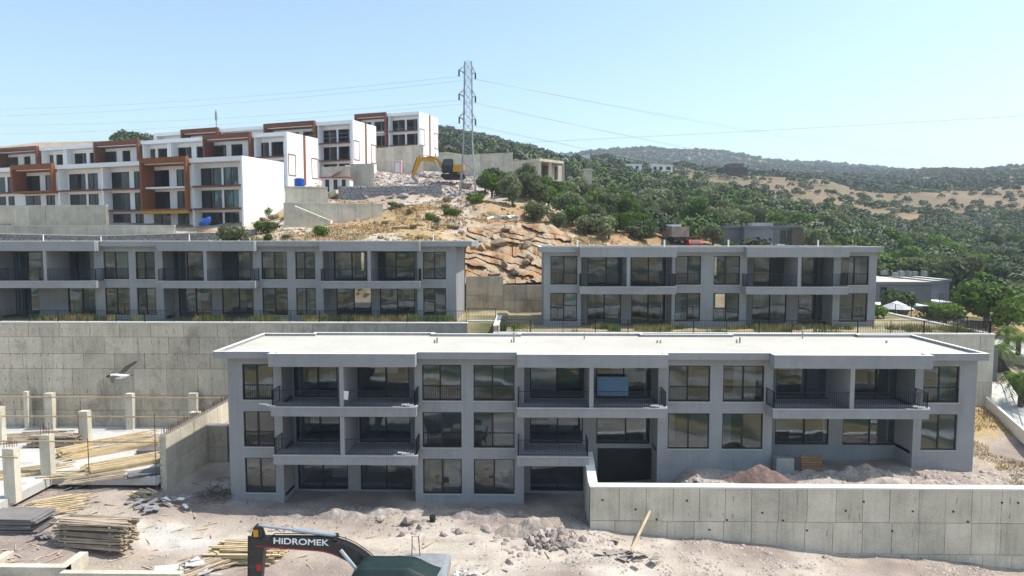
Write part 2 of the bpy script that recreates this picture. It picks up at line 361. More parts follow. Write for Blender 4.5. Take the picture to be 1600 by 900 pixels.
def ground_tint(x, y):
    P = 819 + 1067 * x / np.maximum(y, 5.)
    C = lambda *c: np.tile(np.array(c), (len(x), 1))
    dirt, pale, pinkd = C(.36, .30, .248), C(.46, .405, .35), C(.275, .22, .19)
    c = lerp(dirt, pale, np.clip(fbm(x, y, 9, 11) * 3.2 + .25, 0, 1)); c = lerp(c, pinkd, np.clip(fbm(x, y, 4, 12) * 3 + .1, 0, 1))
    # a vehicle track with pale dust across the front
    c = lerp(c, C(.47, .41, .34), np.clip(1 - abs(y - 36.4 + .08 * x) / 2.6, 0, 1) * .75)
    c = lerp(c, C(.52, .50, .46), np.clip(1.5 - np.hypot((x + 20.5) / 2.6, (y - 37.6) / 1.3) + fbm(x, y, 2, 33) * 2.6, 0, 1) * .7)
    rut = np.clip(1 - abs(np.abs(y - 36.2 + .08 * x) - .95) / .28, 0, 1) * np.clip(fbm(x, y, 5, 34) * 3 + .6, 0, 1); c = lerp(c, C(.27, .225, .19), rut * .6)
    # golden dry grass beside the building on the right
    dg = C(.42, .30, .13); n = fbm(x, y, 6, 13)
    m = np.clip((x - 29) / 2, 0, 1) * (y > 40) * np.clip(.5 + n * 3, 0, 1); c = lerp(c, dg, m * .85)
    # hillside: orange-brown broken rock, straw, grey rubble
    orange, straw, rub = C(.335, .205, .115), C(.37, .265, .125), C(.45, .39, .35)
    hs = lerp(orange, straw, np.clip(fbm(x, y, 12, 14) * 3 + .45, 0, 1)); hs = lerp(hs, C(.46, .40, .32), np.clip(fbm(x, y, 5, 15) * 3.4, 0, 1))
    hs = lerp(hs, rub, np.clip((y - 96) / 8, 0, 1) * (P < 790)); hs = lerp(hs, rub, np.clip(1 - abs(P - 715) / 60, 0, 1) * (y < 120) * (y > 80) * .8)
    c = lerp(c, hs, np.clip((y - 66) / 3, 0, 1))
    # grove floor and far slopes
    grove = lerp(C(.30, .20, .10), C(.10, .11, .05), np.clip(fbm(x, y, 14, 16) * 3 + .55, 0, 1))
    c = lerp(c, grove, np.clip((P - 960) / 60, 0, 1) * np.clip((y - 74) / 10, 0, 1)); c = lerp(c, grove, np.clip((y - 150) / 30, 0, 1))
    hill = lerp(C(.195, .135, .072), C(.15, .115, .06), np.clip(fbm(x, y, 30, 17) * 3 + .5, 0, 1))
    hb = np.clip((y - np.interp(P, [1000, 1200, 1400, 1600], [205, 212, 245, 285])) / 15, 0, 1) * np.clip((P - 930) / 60, 0, 1) * (y < 395); c = lerp(c, hill, hb)
    farc = lerp(C(.085, .10, .05), C(.22, .17, .10), np.clip(fbm(x, y, 70, 18) * 3 + .25, 0, 1))
    c = lerp(c, farc, np.clip((y - 385) / 30, 0, 1)); c = lerp(c, farc, np.clip((y - 200) / 40, 0, 1) * (P < 930))
    # below and behind the viewpoint: straw and green scrub with a pale track
    bk = lerp(C(.30, .23, .10), C(.05, .08, .03), np.clip(fbm(x, y, 9, 19) * 7 + .6, 0, 1)); bk = lerp(bk, C(.40, .37, .32), np.clip(fbm(x, y, 11, 21) * 8 - 1.2, 0, 1))
    bk = lerp(bk, C(.60, .58, .55), np.clip(1.6 - abs(y - 6 - 5 * np.sin(x * .16)) / 1.6, 0, 1))
    c = lerp(c, bk, np.clip((24 - y) / 5, 0, 1))
    # terrace planting strips
    tp = (y > 51) & (y < 66) & (x < 35.3) & (x > -80)
    c = np.where((tp & ((x > -1.5) | (y > 55.4)))[:, None], lerp(C(.36, .29, .18), C(.16, .16, .07), np.clip(fbm(x, y, 3, 20) * 3 + .4, 0, 1)), c)
    return np.clip(c, .02, .8)
me = np_mesh('ground', np.stack([fx, fy, fz], 1), quads, ground_tint(fx, fy)); me.materials.append(M['ground'])
me.polygons.foreach_set('use_smooth', np.ones(len(me.polygons), bool))
ground = structure(bpy.data.objects.new('ground', me)); col.objects.link(ground)

# ------------------------------------------------------------------ concrete walls with cast panels
def panel_wall(name, label, x0, x1, y, z0, z1, rows, width, mat='conc', thick=.45, cap=True, jitter=.06, holes=0, zbase=None, marks=.12):
    """wall seen from -y; rows = list of row heights from the top; every cast panel is a piece of its own"""
    rt = thing(name, label, 'retaining wall', ((x0+x1)/2, y, z0))
    MB().box(x0, x1, y + .03, y + thick, z0, z1).build('core', 'joint', rt)
    rng = random.Random(hash(label) % 999 if False else len(label))
    z = z1; hs = []
    for h in rows: hs.append((max(z - h, z0), z)); z -= h
    for r, (a, b) in enumerate(hs):
        if b - a < .1: continue
        x = x0 - (rng.uniform(0, width * .6) if r else 0)
        while x < x1 - .05:
            w = width * rng.uniform(.93, 1.07); xa, xb = max(x, x0), min(x + w, x1)
            if xb - xa > .12:
                pr = rng.uniform(0, .028)
                m = MB(); g = .014
                m.box(xa + g, xb - g, y - pr, y + .03, a + g, b - g)
                for q in range(2 if w > 1.6 and rng.random() < .8 else 0):   # vertical board marks proud of the face
                    xx = xa + (xb - xa) * (.33 + .33 * q); m.box(xx - .012, xx + .012, y - pr - .008, y - pr, a + .03, b - .03)
                m.build('panel', mat, rt)
            x += w
    if holes:
        for k in range(holes):
            xx = x0 + (k + .5 + rng.uniform(-.3, .3)) * (x1 - x0) / holes; zz = z1 - rng.choice([.75, 1.3, 1.45, 1.9, 2.5])
            if zz > z0 + .3: MB().tube([(xx, y - .04, zz), (xx, y + .02, zz)], .065, 8).build('weep_hole', 'black', rt)
    m = MB()                                   # short form-tie scars in rows, a few pixels at most
    for k in range(int((x1 - x0) / .62)):
        for zz in np.arange(z1 - .45, z0, -1.02):
            if rng.random() < marks: xx = x0 + .3 + k*.62 + rng.uniform(-.06, .06); hh = rng.uniform(.12, .42); m.bar((xx, y - .03, zz), (xx + rng.uniform(-.07, .07), y - .03, zz - hh), .022, .012)
    if m.v: stuff(m.build('tie_scars', 'joint', rt))
    if cap: MB().box(x0 - .02, x1 + .02, y - .07, y + thick + .06, z1, z1 + .09).build('coping', 'cap', rt)
    return rt

FRONT_Y = 39.3
fx0 = X(922, FRONT_Y, 770)
panel_wall('retaining_wall', 'long grey concrete wall with dark weep holes holding the rubble yard beside the lowest storey', fx0, 50, FRONT_Y, -6, 2.36, [2.0, 1.9, 1.9, 2.4], 1.62, 'conc2', .5, holes=30)
rt = thing('retaining_wall', 'short concrete return wall with a pale top meeting the grey facade', 'retaining wall', (fx0 + .25, 41, -1))
m = MB(); m.add([(fx0, FRONT_Y + .5, -1), (fx0 + .45, FRONT_Y + .5, -1), (fx0 + .45, 42.97, -1), (fx0, 42.97, -1), (fx0, FRONT_Y + .5, 2.36), (fx0 + .45, FRONT_Y + .5, 2.36), (fx0 + .45, 42.97, 3.25), (fx0, 42.97, 3.25)],
      [(3,2,1,0),(4,5,6,7),(0,1,5,4),(1,2,6,5),(2,3,7,6),(3,0,4,7)]); m.build('core', 'conc2', rt)
m = MB(); m.bar((fx0 + .22, FRONT_Y + .55, 2.41), (fx0 + .22, 42.95, 3.31), .55, .1); m.build('coping', 'cap', rt)
LWY = 55.3
panel_wall('retaining_wall', 'tall stained concrete wall behind the timber yard carrying the upper left apartments', -75, X(730, LWY, 505), LWY, .3, 10.02, [1.15, 1.4, 1.25, 2.2, 1.3, 2.2], 2.62, 'conc', .5, marks=.55)
panel_wall('retaining_wall', 'recessed tan wall with a black railing at the stairs between the upper blocks', X(730, 57, 500), X(776, 57, 500), 57.0, 4, 10.0, [2, 2, 2], 2.2, 'conc', .4)
RTX, RTY = 35.1, 51.1
panel_wall('retaining_wall', 'concrete terrace wall directly behind the long pale roof', X(771, RTY, 515), RTX, RTY, 3, 9.8, [1.2, 2.4, 2.4], 2.6, 'conc2', .45)
rt = thing('retaining_wall', 'concrete end wall of the right terrace above the sloping concrete path', 'retaining wall', (RTX, 58, 3))
MB().box(RTX - .4, RTX, RTY + .46, 68, 3, 9.79).build('core', 'conc2', rt); MB().box(RTX - .45, RTX + .06, RTY + .53, 68, 9.79, 9.89).build('coping', 'cap', rt)
xs_ = X(771, RTY, 515)
rt = thing('retaining_wall', 'pale side wall of the sunken stairs between the two upper blocks', 'retaining wall', (xs_, 54, 4))
MB().box(xs_, xs_ + .35, RTY + .46, 58.5, 4, 10.3).build('core', 'conc', rt); MB().box(xs_ - .04, xs_ + .4, RTY + .52, 58.5, 10.3, 10.38).build('coping', 'cap', rt)
panel_wall('retaining_wall', 'concrete wall under the layered rock face between the upper blocks', X(728, 66, 450), X(786, 66, 450), 66.0, 9.5, 13.3, [1.9, 1.9], 2.4, 'conc', .4, cap=False)
panel_wall('retaining_wall', 'lower stepped part of the concrete wall below the rock face', X(786, 66, 450), X(862, 66, 450), 66.1, 9.5, 12.45, [1.5, 1.6], 2.4, 'conc', .4, cap=False)

# ------------------------------------------------------------------ railings, windows
def rail_mesh(m, pts, z, h=1.0, step=.115, r=.0085):
    for (xa, ya), (xb, yb) in zip(pts[:-1], pts[1:]):
        a, b = Vector((xa, ya, 0)), Vector((xb, yb, 0)); n = max(1, int((b - a).length / step))
        m.bar(a + Vector((0,0,z+h)), b + Vector((0,0,z+h)), .045, .03); m.bar(a + Vector((0,0,z+.07)), b + Vector((0,0,z+.07)), .035, .025)
        for k in range(n + 1):
            p = a.lerp(b, k / n); w = .024 if k in (0, n) else r
            m.box(p.x - w, p.x + w, p.y - w, p.y + w, z, z + h - .01)
    return m
def window(rt, x0, x1, z0, z1, y, split=.5, glass='glass', sill=True, fr=.07, loc=True, mat='frame'):
    m = MB(); d = .09
    m.box(x0, x0 + fr, y, y + d, z0, z1); m.box(x1 - fr, x1, y, y + d, z0, z1)
    m.box(x0 + fr, x1 - fr, y, y + d, z0, z0 + fr); m.box(x0 + fr, x1 - fr, y, y + d, z1 - fr, z1)
    xm = x0 + (x1 - x0) * split; m.box(xm - fr*.7, xm + fr*.7, y - .006, y + d + .004, z0 + fr, z1 - fr)
    w = m.build('window', mat, rt, world=loc)
    for a, b in ((x0 + fr, xm - fr*.7), (xm + fr*.7, x1 - fr)):
        q1, q2 = random.uniform(-.012, .012), random.uniform(-.014, .014); pz0, pz1 = z0 + fr, z1 - fr     # sashes never sit perfectly plumb
        P_ = [(a, y + .04 - q1 - q2, pz0), (b, y + .04 + q1 - q2, pz0), (b, y + .04 + q1 + q2, pz1), (a, y + .04 - q1 + q2, pz1)]
        MB().add(P_ + [(p[0], p[1] + .01, p[2]) for p in P_], [(0,1,2,3),(7,6,5,4),(0,4,5,1),(1,5,6,2),(2,6,7,3),(3,7,4,0)]).build('pane', glass, w, world=loc)
    if sill: MB().box(x0 - .04, x1 + .04, y - .14, y - .002, z0 - .06, z0 - .004).build('sill', 'sill', w, world=loc)
    return w

def wall_with_holes(m, x0, x1, y0, y1, z0, z1, holes):
    """holes = list of (xa, xb, za, zb); cut into butted boxes"""
    xs = sorted({x0, x1, *[h[0] for h in holes], *[h[1] for h in holes]})
    xs = [x for x in xs if x0 <= x <= x1]
    for a, b in zip(xs[:-1], xs[1:]):
        if b - a < 1e-4: continue
        hh = sorted((h[2], h[3]) for h in holes if h[0] <= a + 1e-4 and h[1] >= b - 1e-4); z = z0
        for za, zb in hh:
            if za > z + 1e-4: m.box(a, b, y0, y1, z, za)
            z = max(z, zb)
        if z < z1 - 1e-4: m.box(a, b, y0, y1, z, z1)

def apartments(label, Y, ex, floors, wins, mods, depth, roofx, parap, slabh=.56, rec=2.0, proj=1.45, over=.7,
               winrail=(), ground_z=0, wh=2.32, fasc=(.42, .8), seed=1, backwin=True):
    """Y main wall plane; ex wall ends; floors = floor heights; wins = [(xa, xb, set(floors))];
       mods = [dict(a, b, fin, w=[(xa, xb), ...], balc=set(floors) or list of (floor, xa, xb), rows=set)]"""
    rng = random.Random(seed); x0, x1 = ex; top = floors[-1] + 3.05; nF = len(floors)
    rt = thing('apartment_building', label, 'building', ((x0 + x1) / 2, Y, ground_z))
    T = .26
    # main wall between the recessed modules
    spans = []; p = x0
    for md in mods: spans.append((p, md['a'])); p = md['b']
    spans.append((p, x1))
    for a, b in spans:
        holes = [(wa, wb, floors[f] + .13, floors[f] + .13 + wh) for wa, wb, fs in wins for f in fs if wa >= a - .01 and wb <= b + .01]
        m = MB(); wall_with_holes(m, a, b, Y, Y + T, ground_z - 1, top, holes); m.build('wall', 'stucco', rt)
    for wa, wb, fs in wins:
        for f in fs:
            z0 = floors[f] + .13; window(rt, wa, wb, z0, z0 + wh, Y + .10, rng.choice([.5, .5, .46]))
            if (f in winrail): rail_mesh(MB(), [(wa + .02, Y + .04), (wb - .02, Y + .04)], z0 + .02, .92).build('railing', 'rail', rt)
    # recessed modules
    for md in mods:
        a, b = md['a'], md['b']; yb = Y + rec; m = MB()
        m.box(a - T, a, Y + T, yb + T, ground_z - 1, top); m.box(b, b + T, Y + T, yb + T, ground_z - 1, top)
        holes = []
        for f in range(nF):
            for wa, wb in md['w'][f] if isinstance(md['w'], dict) else md['w']:
                holes.append((wa, wb, floors[f] - (.17 if f else .38), floors[f] + wh + .1))
        wall_with_holes(m, a, b, yb, yb + T, ground_z - 1, top, holes)
        m.build('recess_wall', 'stucco', rt)
        for (wa, wb, za, zb) in holes: window(rt, wa, wb, za, zb, yb + .08, rng.choice([.5, .52, .55]), sill=False)
        for f, ba, bb in md['balc']:
            z = floors[f]; m = MB(); pr = Y - proj
            m.box(ba, bb, pr, Y - .002, z - slabh, z + .0); m.box(a + .003, min(b - .003, bb), Y - .002, yb - .003, z - .48, z - .22); m.build('balcony_slab', 'stucco', rt)
            MB().box(ba - .03, bb + .03, pr - .05, pr + .22, z + .002, z + .06).build('balcony_edge', 'sill', rt)
            pts = [(ba + .08, Y - .05), (ba + .08, pr + .1), (bb - .08, pr + .1), (bb - .08, Y - .05)]
            rail_mesh(MB(), pts, z + .06, 1.0).build('railing', 'rail', rt)
            if md['fin'] and ba < md['fin'] < bb:
                zt = floors[f] + 3.05 - (.45 if f == nF - 1 else slabh + .002)
                MB().box(md['fin'] - .13, md['fin'] + .13, pr + .02, yb - .002, z + .004, min(zt, top - .36)).build('divider', 'stucco', rt)
    # slabs and rooms
    yback = Y + depth
    m = MB()
    for f in range(nF): m.box(x0 + T, x1 - T, Y + rec + T + .005, yback - T, floors[f] - .2, floors[f])
    for a, b in spans:
        for f in range(nF): m.box(max(a, x0 + T) , min(b, x1 - T), Y + T + .004, Y + rec + T + .004, floors[f] - .2, floors[f])
    m.build('floor_slab', 'floor', rt)
    m = MB(); xs = []
    for md in mods: xs += [md['a'] + .4, (md['fin'] or (md['a'] + md['b']) / 2), md['b'] - .4]
    for wa, wb, _ in wins: xs.append(wb + .25)
    for x in sorted(set(xs)):
        if x0 + .6 < x < x1 - .6:
            for f in range(nF):
                inmod = any(md['a'] - .3 < x < md['b'] + .3 for md in mods)
                m.box(x - .07, x + .07, Y + (rec if inmod else 0) + T + .01, Y + depth * rng.choice([.62, .72, .97]) - T, floors[f] + .002, floors[f] + 2.84)
    spots = [(wa, wb, Y, f) for wa, wb, fs in wins for f in fs] + [(wa, wb, Y + rec, f) for md in mods for f in range(nF) for wa, wb in md['w'][f]]
    for wa, wb, yy, f in spots:            # room walls seen through half of a window
        if rng.random() < .45:
            q = (wb - wa) * rng.uniform(.35, .6); xa = wa - .1 if rng.random() < .5 else wb + .1 - q
            dd = rng.uniform(.9, 2.2); m.box(xa, xa + q, yy + T + dd, yy + T + dd + .1, floors[f] + .004, floors[f] + 2.82)
    for k in range(nF * 9):
        f = k % nF; x = rng.uniform(x0 + 1, x1 - 4); y = Y + depth * rng.uniform(.5, .75)
        m.box(x, x + rng.uniform(1.2, 2.8), y, y + .12, floors[f] + .003, floors[f] + 2.83)
    m.build('partition', 'stucco_in', rt)
    m = MB(); holes = []
    if backwin:
        n = int((x1 - x0) / 3.4)
        for k in range(n):
            if rng.random() < .35:
                xa = x0 + .8 + k * (x1 - x0 - 1) / n
                for f in range(nF): holes.append((xa, xa + 1.7, floors[f] + .5, floors[f] + 2.4))
    wall_with_holes(m, x0, x1, yback - T, yback, ground_z - 1, top, holes)
    m.box(x0, x0 + T, Y + T, yback - T, ground_z - 1, top); m.box(x1 - T, x1, Y + T, yback - T, ground_z - 1, top)
    m.build('wall', 'stucco', rt)
    # roof: deck, stepped fascia and parapet rim
    rx0, rx1 = roofx; rz = parap; t = .2; by = yback + .35
    deck = MB(); m = MB(); c = MB()
    def rim(xa, xb, ya, yb, h):
        m.box(xa, xb, ya, yb, rz - h, rz); c.box(xa - .02, xb + .02, ya - .02, yb + .02, rz + .002, rz + .03)
    deck.box(rx0 + t + .002, rx1 - t - .002, Y - over + t + .002, by - t - .002, top + .003, rz - .17)
    p = rx0
    for md in mods + [None]:
        e = md['roof'][0] if md else rx1
        rim(p + (.022 if p > rx0 else 0), e - (.022 if md else 0), Y - over, Y - over + t, fasc[0]); rim(p + (.022 if p > rx0 else 0), e - (.022 if md else 0), by - t, by, fasc[0])
        if md:
            ra, rb = md['roof']
            rim(ra, rb, Y - proj, Y - proj + t, fasc[1]); rim(ra, rb, by + .3, by + .3 + t, fasc[0])
            for u, v in ((ra, ra + t), (rb - t, rb)):
                rim(u, v, Y - proj + t + .041, Y - over + t, fasc[1]); rim(u, v, by - t, by + .259, fasc[0])
            deck.box(ra + t, rb - t, Y - proj + t + .002, Y - over + t, top + .003, rz - .172); deck.box(ra + t, rb - t, by - t, by + .3, top + .003, rz - .172)
            p = rb
    rim(rx0, rx0 + t, Y - over + t + .041, by - t - .041, fasc[0]); rim(rx1 - t, rx1, Y - over + t + .041, by - t - .041, fasc[0])
    deck.build('roof_deck', 'roofdeck', rt); m.build('fascia', 'stucco', rt); c.build('roof_trim', 'cap', rt)
    # soffit under the overhang
    m = MB(); m.box(x0 - .3, x1 + .3, Y - over + .21, Y - .003, rz - fasc[0] + .02, rz - fasc[0] + .1)
    for md in mods: m.box(md['roof'][0] + .21, md['roof'][1] - .21, Y - proj + .21, Y - over + .2, rz - fasc[1] + .3, rz - fasc[1] + .38); m.box(md['a'] + .002, md['b'] - .002, Y + .002, Y + rec - .002, top - .35, top - .002)
    m.build('soffit', 'stucco', rt)
    return rt

# front building ------------------------------------------------------------
Y0 = 43.0; x_ = lambda px, y=Y0, py=640: X(px, y, py)
FL = [.36, 3.42, 6.49]
YR = Y0 + 2.0; YP = Y0 - 1.45
xr_ = lambda px: X(px, YR, 640)
yp_ = lambda px: X(px, YP, 640)
lo3, hi3 = {0, 1, 2}, {1, 2}
wins = [(x_(380), x_(428), lo3), (x_(660), x_(721), lo3), (x_(740), x_(804), lo3), (x_(1044), x_(1109), hi3), (x_(1129), x_(1193), hi3), (x_(1441), x_(1497), hi3)]
mods = [
 dict(a=x_(441), b=x_(648), fin=yp_(534), w={2: [(xr_(460), xr_(528)), (xr_(559), xr_(640))], 1: [(xr_(462), xr_(530)), (xr_(561), xr_(641))], 0: [(xr_(463), xr_(542)), (xr_(562), xr_(643))]},
      balc=[(2, yp_(423), yp_(650)), (1, yp_(425), yp_(651))], roof=(yp_(421), yp_(649))),
 dict(a=x_(819), b=x_(1028), fin=yp_(924), w={2: [(xr_(828), xr_(912)), (xr_(931), xr_(1017))], 1: [(xr_(828), xr_(911)), (xr_(932), xr_(1016))], 0: [(xr_(829), xr_(912))]},
      balc=[(2, yp_(808), yp_(1042)), (1, yp_(808), yp_(921))], roof=(yp_(808), yp_(1043))),
 dict(a=x_(1207), b=x_(1428), fin=yp_(1331), w={2: [(xr_(1212), xr_(1297)), (xr_(1330), xr_(1405))], 1: [(xr_(1212), xr_(1296)), (xr_(1318), xr_(1404))], 0: []},
      balc=[(2, yp_(1208), yp_(1452))], roof=(yp_(1208), yp_(1455)))]
front = apartments('long three-storey grey apartment building with a wide pale flat roof beside the rubble yard', Y0, (x_(357), x_(1524)), FL, wins, mods, 7.3,
                   (X(333, Y0 - .7, 552), X(1546, Y0 - .7, 552)), 9.85, winrail={1, 2}, ground_z=-.4, seed=3)
for o in [o for o in front.children if o.name.startswith('railing')]:   # the two right windows of the middle storey and those over the yard have no railing
    c = sum((Vector(q) for q in o.bound_box), Vector()) / 8 + front.location
    if c.x > 5 and c.z < 5.3: bpy.data.objects.remove(o)
# black damp-proof coating on the wall foot inside the yard corner
MB().box(x_(940), x_(1028), YR - .06, YR - .004, .5, 2.95).build('bitumen_coating', 'darkwet', front)
def roof_pipe(px, py, Y, h, r=.06):
    p = W(px, py, Y); tag(MB().tube([(p.x, p.y, p.z), (p.x, p.y, p.z + h)], r, 8).build('vent_pipe', 'steel'), 'short grey vent pipe standing on the wide pale roof', 'pipe', 'vent pipes on the wide pale roof')
RZ = 9.68
for px, py, h, r in ((679, 536, .22, .06), (683, 536, .38, .06), (799, 535, .2, .05), (803, 535, .7, .06), (913, 530, .45, .05), (1027, 536, .2, .06), (1032, 536, .2, .06), (1151, 536, .25, .06), (1156, 536, .42, .06), (1254, 529, .9, .05), (1385, 536, .18, .07)):
    d = ray(px, py); t = (RZ - CZ) / d.z; roof_pipe(px, py, d.y * t, h, r)

# upper left and right buildings ---------------------------------------------------
def tier(label, Y, ex, rows, wl, ml, roofx, depth, parap, floors, **k):
    xx = lambda px: X(px, Y, 440); xr = lambda px: X(px, Y + 1.8, 440); xp = lambda px: X(px, Y - 1.2, 440)
    wins = [(xx(a), xx(b), {0, 1}) for a, b in wl]; mods = []
    for a, b, fin, ra, rb, ws, ws0 in ml:
        mods.append(dict(a=xx(a), b=xx(b), fin=xp(fin), w={1: [(xr(p), xr(q)) for p, q in ws], 0: [(xr(p), xr(q)) for p, q in ws0]}, balc=[(1, xp(ra), xp(rb))], roof=(xp(ra), xp(rb))))
    return apartments(label, Y, (xx(ex[0]), xx(ex[1])), floors, wins, mods, depth, (X(roofx[0], Y - .6, 380), X(roofx[1], Y - .6, 380)), parap, rec=1.8, proj=1.2, over=.6, winrail={1}, ground_z=9.7, **k)
YL, YRt = 58.0, 56.0
tier('two-storey grey apartment block on the terrace above the tall stained wall', YL, (-250, 713), None,
     [(-82, -42), (-30, 4 - 10), (163, 202), (213, 243), (409, 449), (462, 493), (661, 697)],
     [(-3, 148, 71, -4, 150, [(20, 66), (100, 142)], [(15, 60), (105, 148)]), (255, 396, 321, 246, 398, [(268, 318), (345, 392)], [(278, 330), (346, 394)]), (505, 652, 577, 500, 656, [(522, 573), (590, 648)], [(525, 580), (593, 648)])],
     (-260, 737), 8, 16.72, [10.25, 13.35], seed=5, wh=2.36)
tier('two-storey grey apartment block on the terrace right behind the wide pale roof', YRt, (850, 1369), None,
     [(860, 902), (1055, 1095), (1115, 1156), (1313, 1357)],
     [(908, 1050, 982, 906, 1057, [(918, 971), (986, 1040)], [(918, 971), (987, 1040)]), (1167, 1302, 1249, 1166, 1326, [(1177, 1230), (1253, 1302 - 4)], [(1176, 1230), (1248, 1298)])],
     (843, 1382), 8, 16.28, [10.02, 13.06], seed=8, wh=2.36)

# terrace fences
def fence(label, pts, z, h=.95):
    rt = thing('metal_fence', label, 'fence', (pts[0][0], pts[0][1], z))
    rail_mesh(MB(), pts, z, h, .125, .009).build('railing', 'rail', rt)
    for i, ((xa, ya), (xb, yb)) in enumerate(zip(pts[:-1], pts[1:])):
        n = max(1, int(math.hypot(xb - xa, yb - ya) / 2.4))
        for k in range(1 if i else 0, n + 1): MB().box(xa + (xb - xa)*k/n - .025, xa + (xb - xa)*k/n + .025, ya + (yb - ya)*k/n + .03, ya + (yb - ya)*k/n + .08, z - .1, z + h).build('post', 'rail', rt)
fence('thin black metal fence along the top of the tall stained wall', [(-70, LWY + .2), (X(728, LWY, 500), LWY + .2)], 10.11)
fence('thin black fence along the terrace behind the wide pale roof', [(X(778, RTY, 515), RTY + .2), (RTX - .2, RTY + .2), (RTX - .2, 67)], 9.89)
fence('short black railing on the recessed wall by the stairs', [(X(731, 57, 500), 57.2), (X(774, 57, 500), 57.2)], 10.09, 1.0)

# ------------------------------------------------------------------ white terraced rows on the hill
ANG = R(19.0); cA, sA = math.cos(ANG), math.sin(ANG)
def white_row(label, px0, d0, pytop, bays, nfl, sidepx, glazed, fh=3.1, over_left=None, side_boxes=True, brownmat='brown'):
    """px0: right front corner; bays = list of (kind, pxL, pxR, [(window pxL, pxR)...], floors covered by a portal) from right to left"""
    O = W(px0, pytop, d0); top = O.z; O.z = 0
    dir_u = Vector((-cA, sA, 0)); dir_w = Vector((sA, cA, 0))
    def U(px, w=0.0):
        r = ray(px, 372); base = O + dir_w * w          # intersect with facade plane pushed back by w
        t = base.dot(dir_w) / r.dot(dir_w); return (r * t - base).dot(dir_u)
    base = top - .75 - nfl * fh
    rt = thing('white_terrace_building', label, 'building', (O.x, O.y, base - 2), 0)
    rt.rotation_euler = (0, 0, -ANG)
    # local axes: x to the right along the facade, y into the building
    def lb(m, u0, u1, w0, w1, z0, z1): m.box(-u1, -u0, w0, w1, z0 - base + 2, z1 - base + 2)
    r = ray(sidepx, 372); t = O.dot(dir_u) / r.dot(dir_u); dep = (r * t - O).dot(dir_w)
    uL = max(U(b[1]) for b in bays); RW = 1.7
    m = MB()
    lb(m, 0, .3, 0, dep, base - 3, top - .62)                    # right gable wall
    lb(m, uL - .3, uL, 0, dep, base - 3, top - .62); lb(m, .3, uL - .3, dep - .3, dep, base - 3, top - .62)
    lb(m, 0, uL, 0, .25, top - .62, top); lb(m, 0, .25, .25, dep, top - .62, top); lb(m, uL - .25, uL, .25, dep, top - .62, top); lb(m, .25, uL - .25, dep - .25, dep, top - .62, top)
    m.build('wall', 'white', rt, world=False)
    m = MB(); lb(m, .25, uL - .25, .25, dep - .25, top - .6, top - .35); m.build('roof', 'offwhite', rt, world=False)
    floors = [top - .7 - fh * (k + 1) for k in range(nfl)]          # from the top storey down
    m = MB()
    for z in floors: lb(m, .302, uL - .302, RW + .2, dep - .302, z - .25, z)
    for f, z in enumerate(floors):
        for k in range(int(uL / 4.2)): lb(m, 2 + k*4.2, 2.15 + k*4.2, RW + .22, dep - .31, z + .002, z + fh - .26)
    lb(m, .31, uL - .31, dep - .5, dep - .31, floors[-1], top - .62)
    m.build('partition', 'raw' if not glazed else 'stucco_in', rt, world=False)
    for kind, pa, pb, ws, cover in bays:
        u0, u1 = U(pb), U(pa)
        if u0 < .05: u0 = 0.302
        if pa == min(b[1] for b in bays): u1 = uL - .302
        m = MB(); holes = []
        for f, z in enumerate(floors):
            for (qa, qb) in ws:
                holes.append((-U(qa, RW) - .12, -U(qb, RW) + (.12 if qb < pb - 3 else 0), z + .02 - base + 2, z + 2.55 - base + 2))
        wall_with_holes(m, -u1, -u0, RW, RW + .2, base - 3 - base + 2, top - .62 - base + 2, holes)
        m.build('facade_wall', 'white', rt, world=False)
        if glazed:
            for h in holes: window(rt, h[0], h[1], h[2], h[3], RW + .06, random.choice([.5, .5, .6]), 'glass_teal', sill=False, loc=False)
        m = MB(); mb = MB(); e = MB()
        if kind == 'white':
            lb(m, u1 - .3, u1, .26, RW - .002, floors[-1] - 3, top - .63)
            if not glazed and u0 > .4: lb(m, u0, u0 + .3, .26, RW - .002, floors[-1] - 3, top - .63)
            for f, z in enumerate(floors):
                e = MB(); lb(e, u0 + (.302 if not glazed else .002), u1 - .302, .05, .2, z - .26, z + .0); e.build('slab_edge', 'brown', rt, world=False); lb(m, u0 + (.302 if not glazed else .002), u1 - .302, .202, RW - .002, z - .25, z - .005)
            m.build('fin', 'white', rt, world=False);
        else:
            zt, zb = top + .25, floors[cover - 1] - .3; t = .35; w0 = -.55
            lb(mb, u0, u1, w0, .0 - .003, zt - .75, zt); lb(mb, u0, u0 + t, w0, RW - .01 if not glazed else .1, zb, zt - .752); lb(mb, u1 - t, u1, w0, RW - .01, zb, zt - .752)
            lb(mb, u0 + t, u1 - t, .252, RW - .01, top - .75, top - .63)
            lb(mb, u0 + t, u1 - t, w0, RW - .01, zb, zb + .28)
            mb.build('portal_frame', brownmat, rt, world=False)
            if cover >= nfl - 1 and glazed: me_ = MB(); lb(me_, u0, u1, w0 - .02, w0 + .3, zb - .42, zb - .003); me_.build('slab_edge', 'ochre', rt, world=False)
            for f, z in enumerate(floors):
                if f < cover - 1: lb(m, u0 + t + .002, u1 - t - .002, .05, RW - .012, z - .24, z)
                elif f >= cover: lb(m, u0 + .002, u1 - .002, .1, RW - .012, z - .24, z)
            if m.v: m.build('balcony_slab', 'white', rt, world=False)
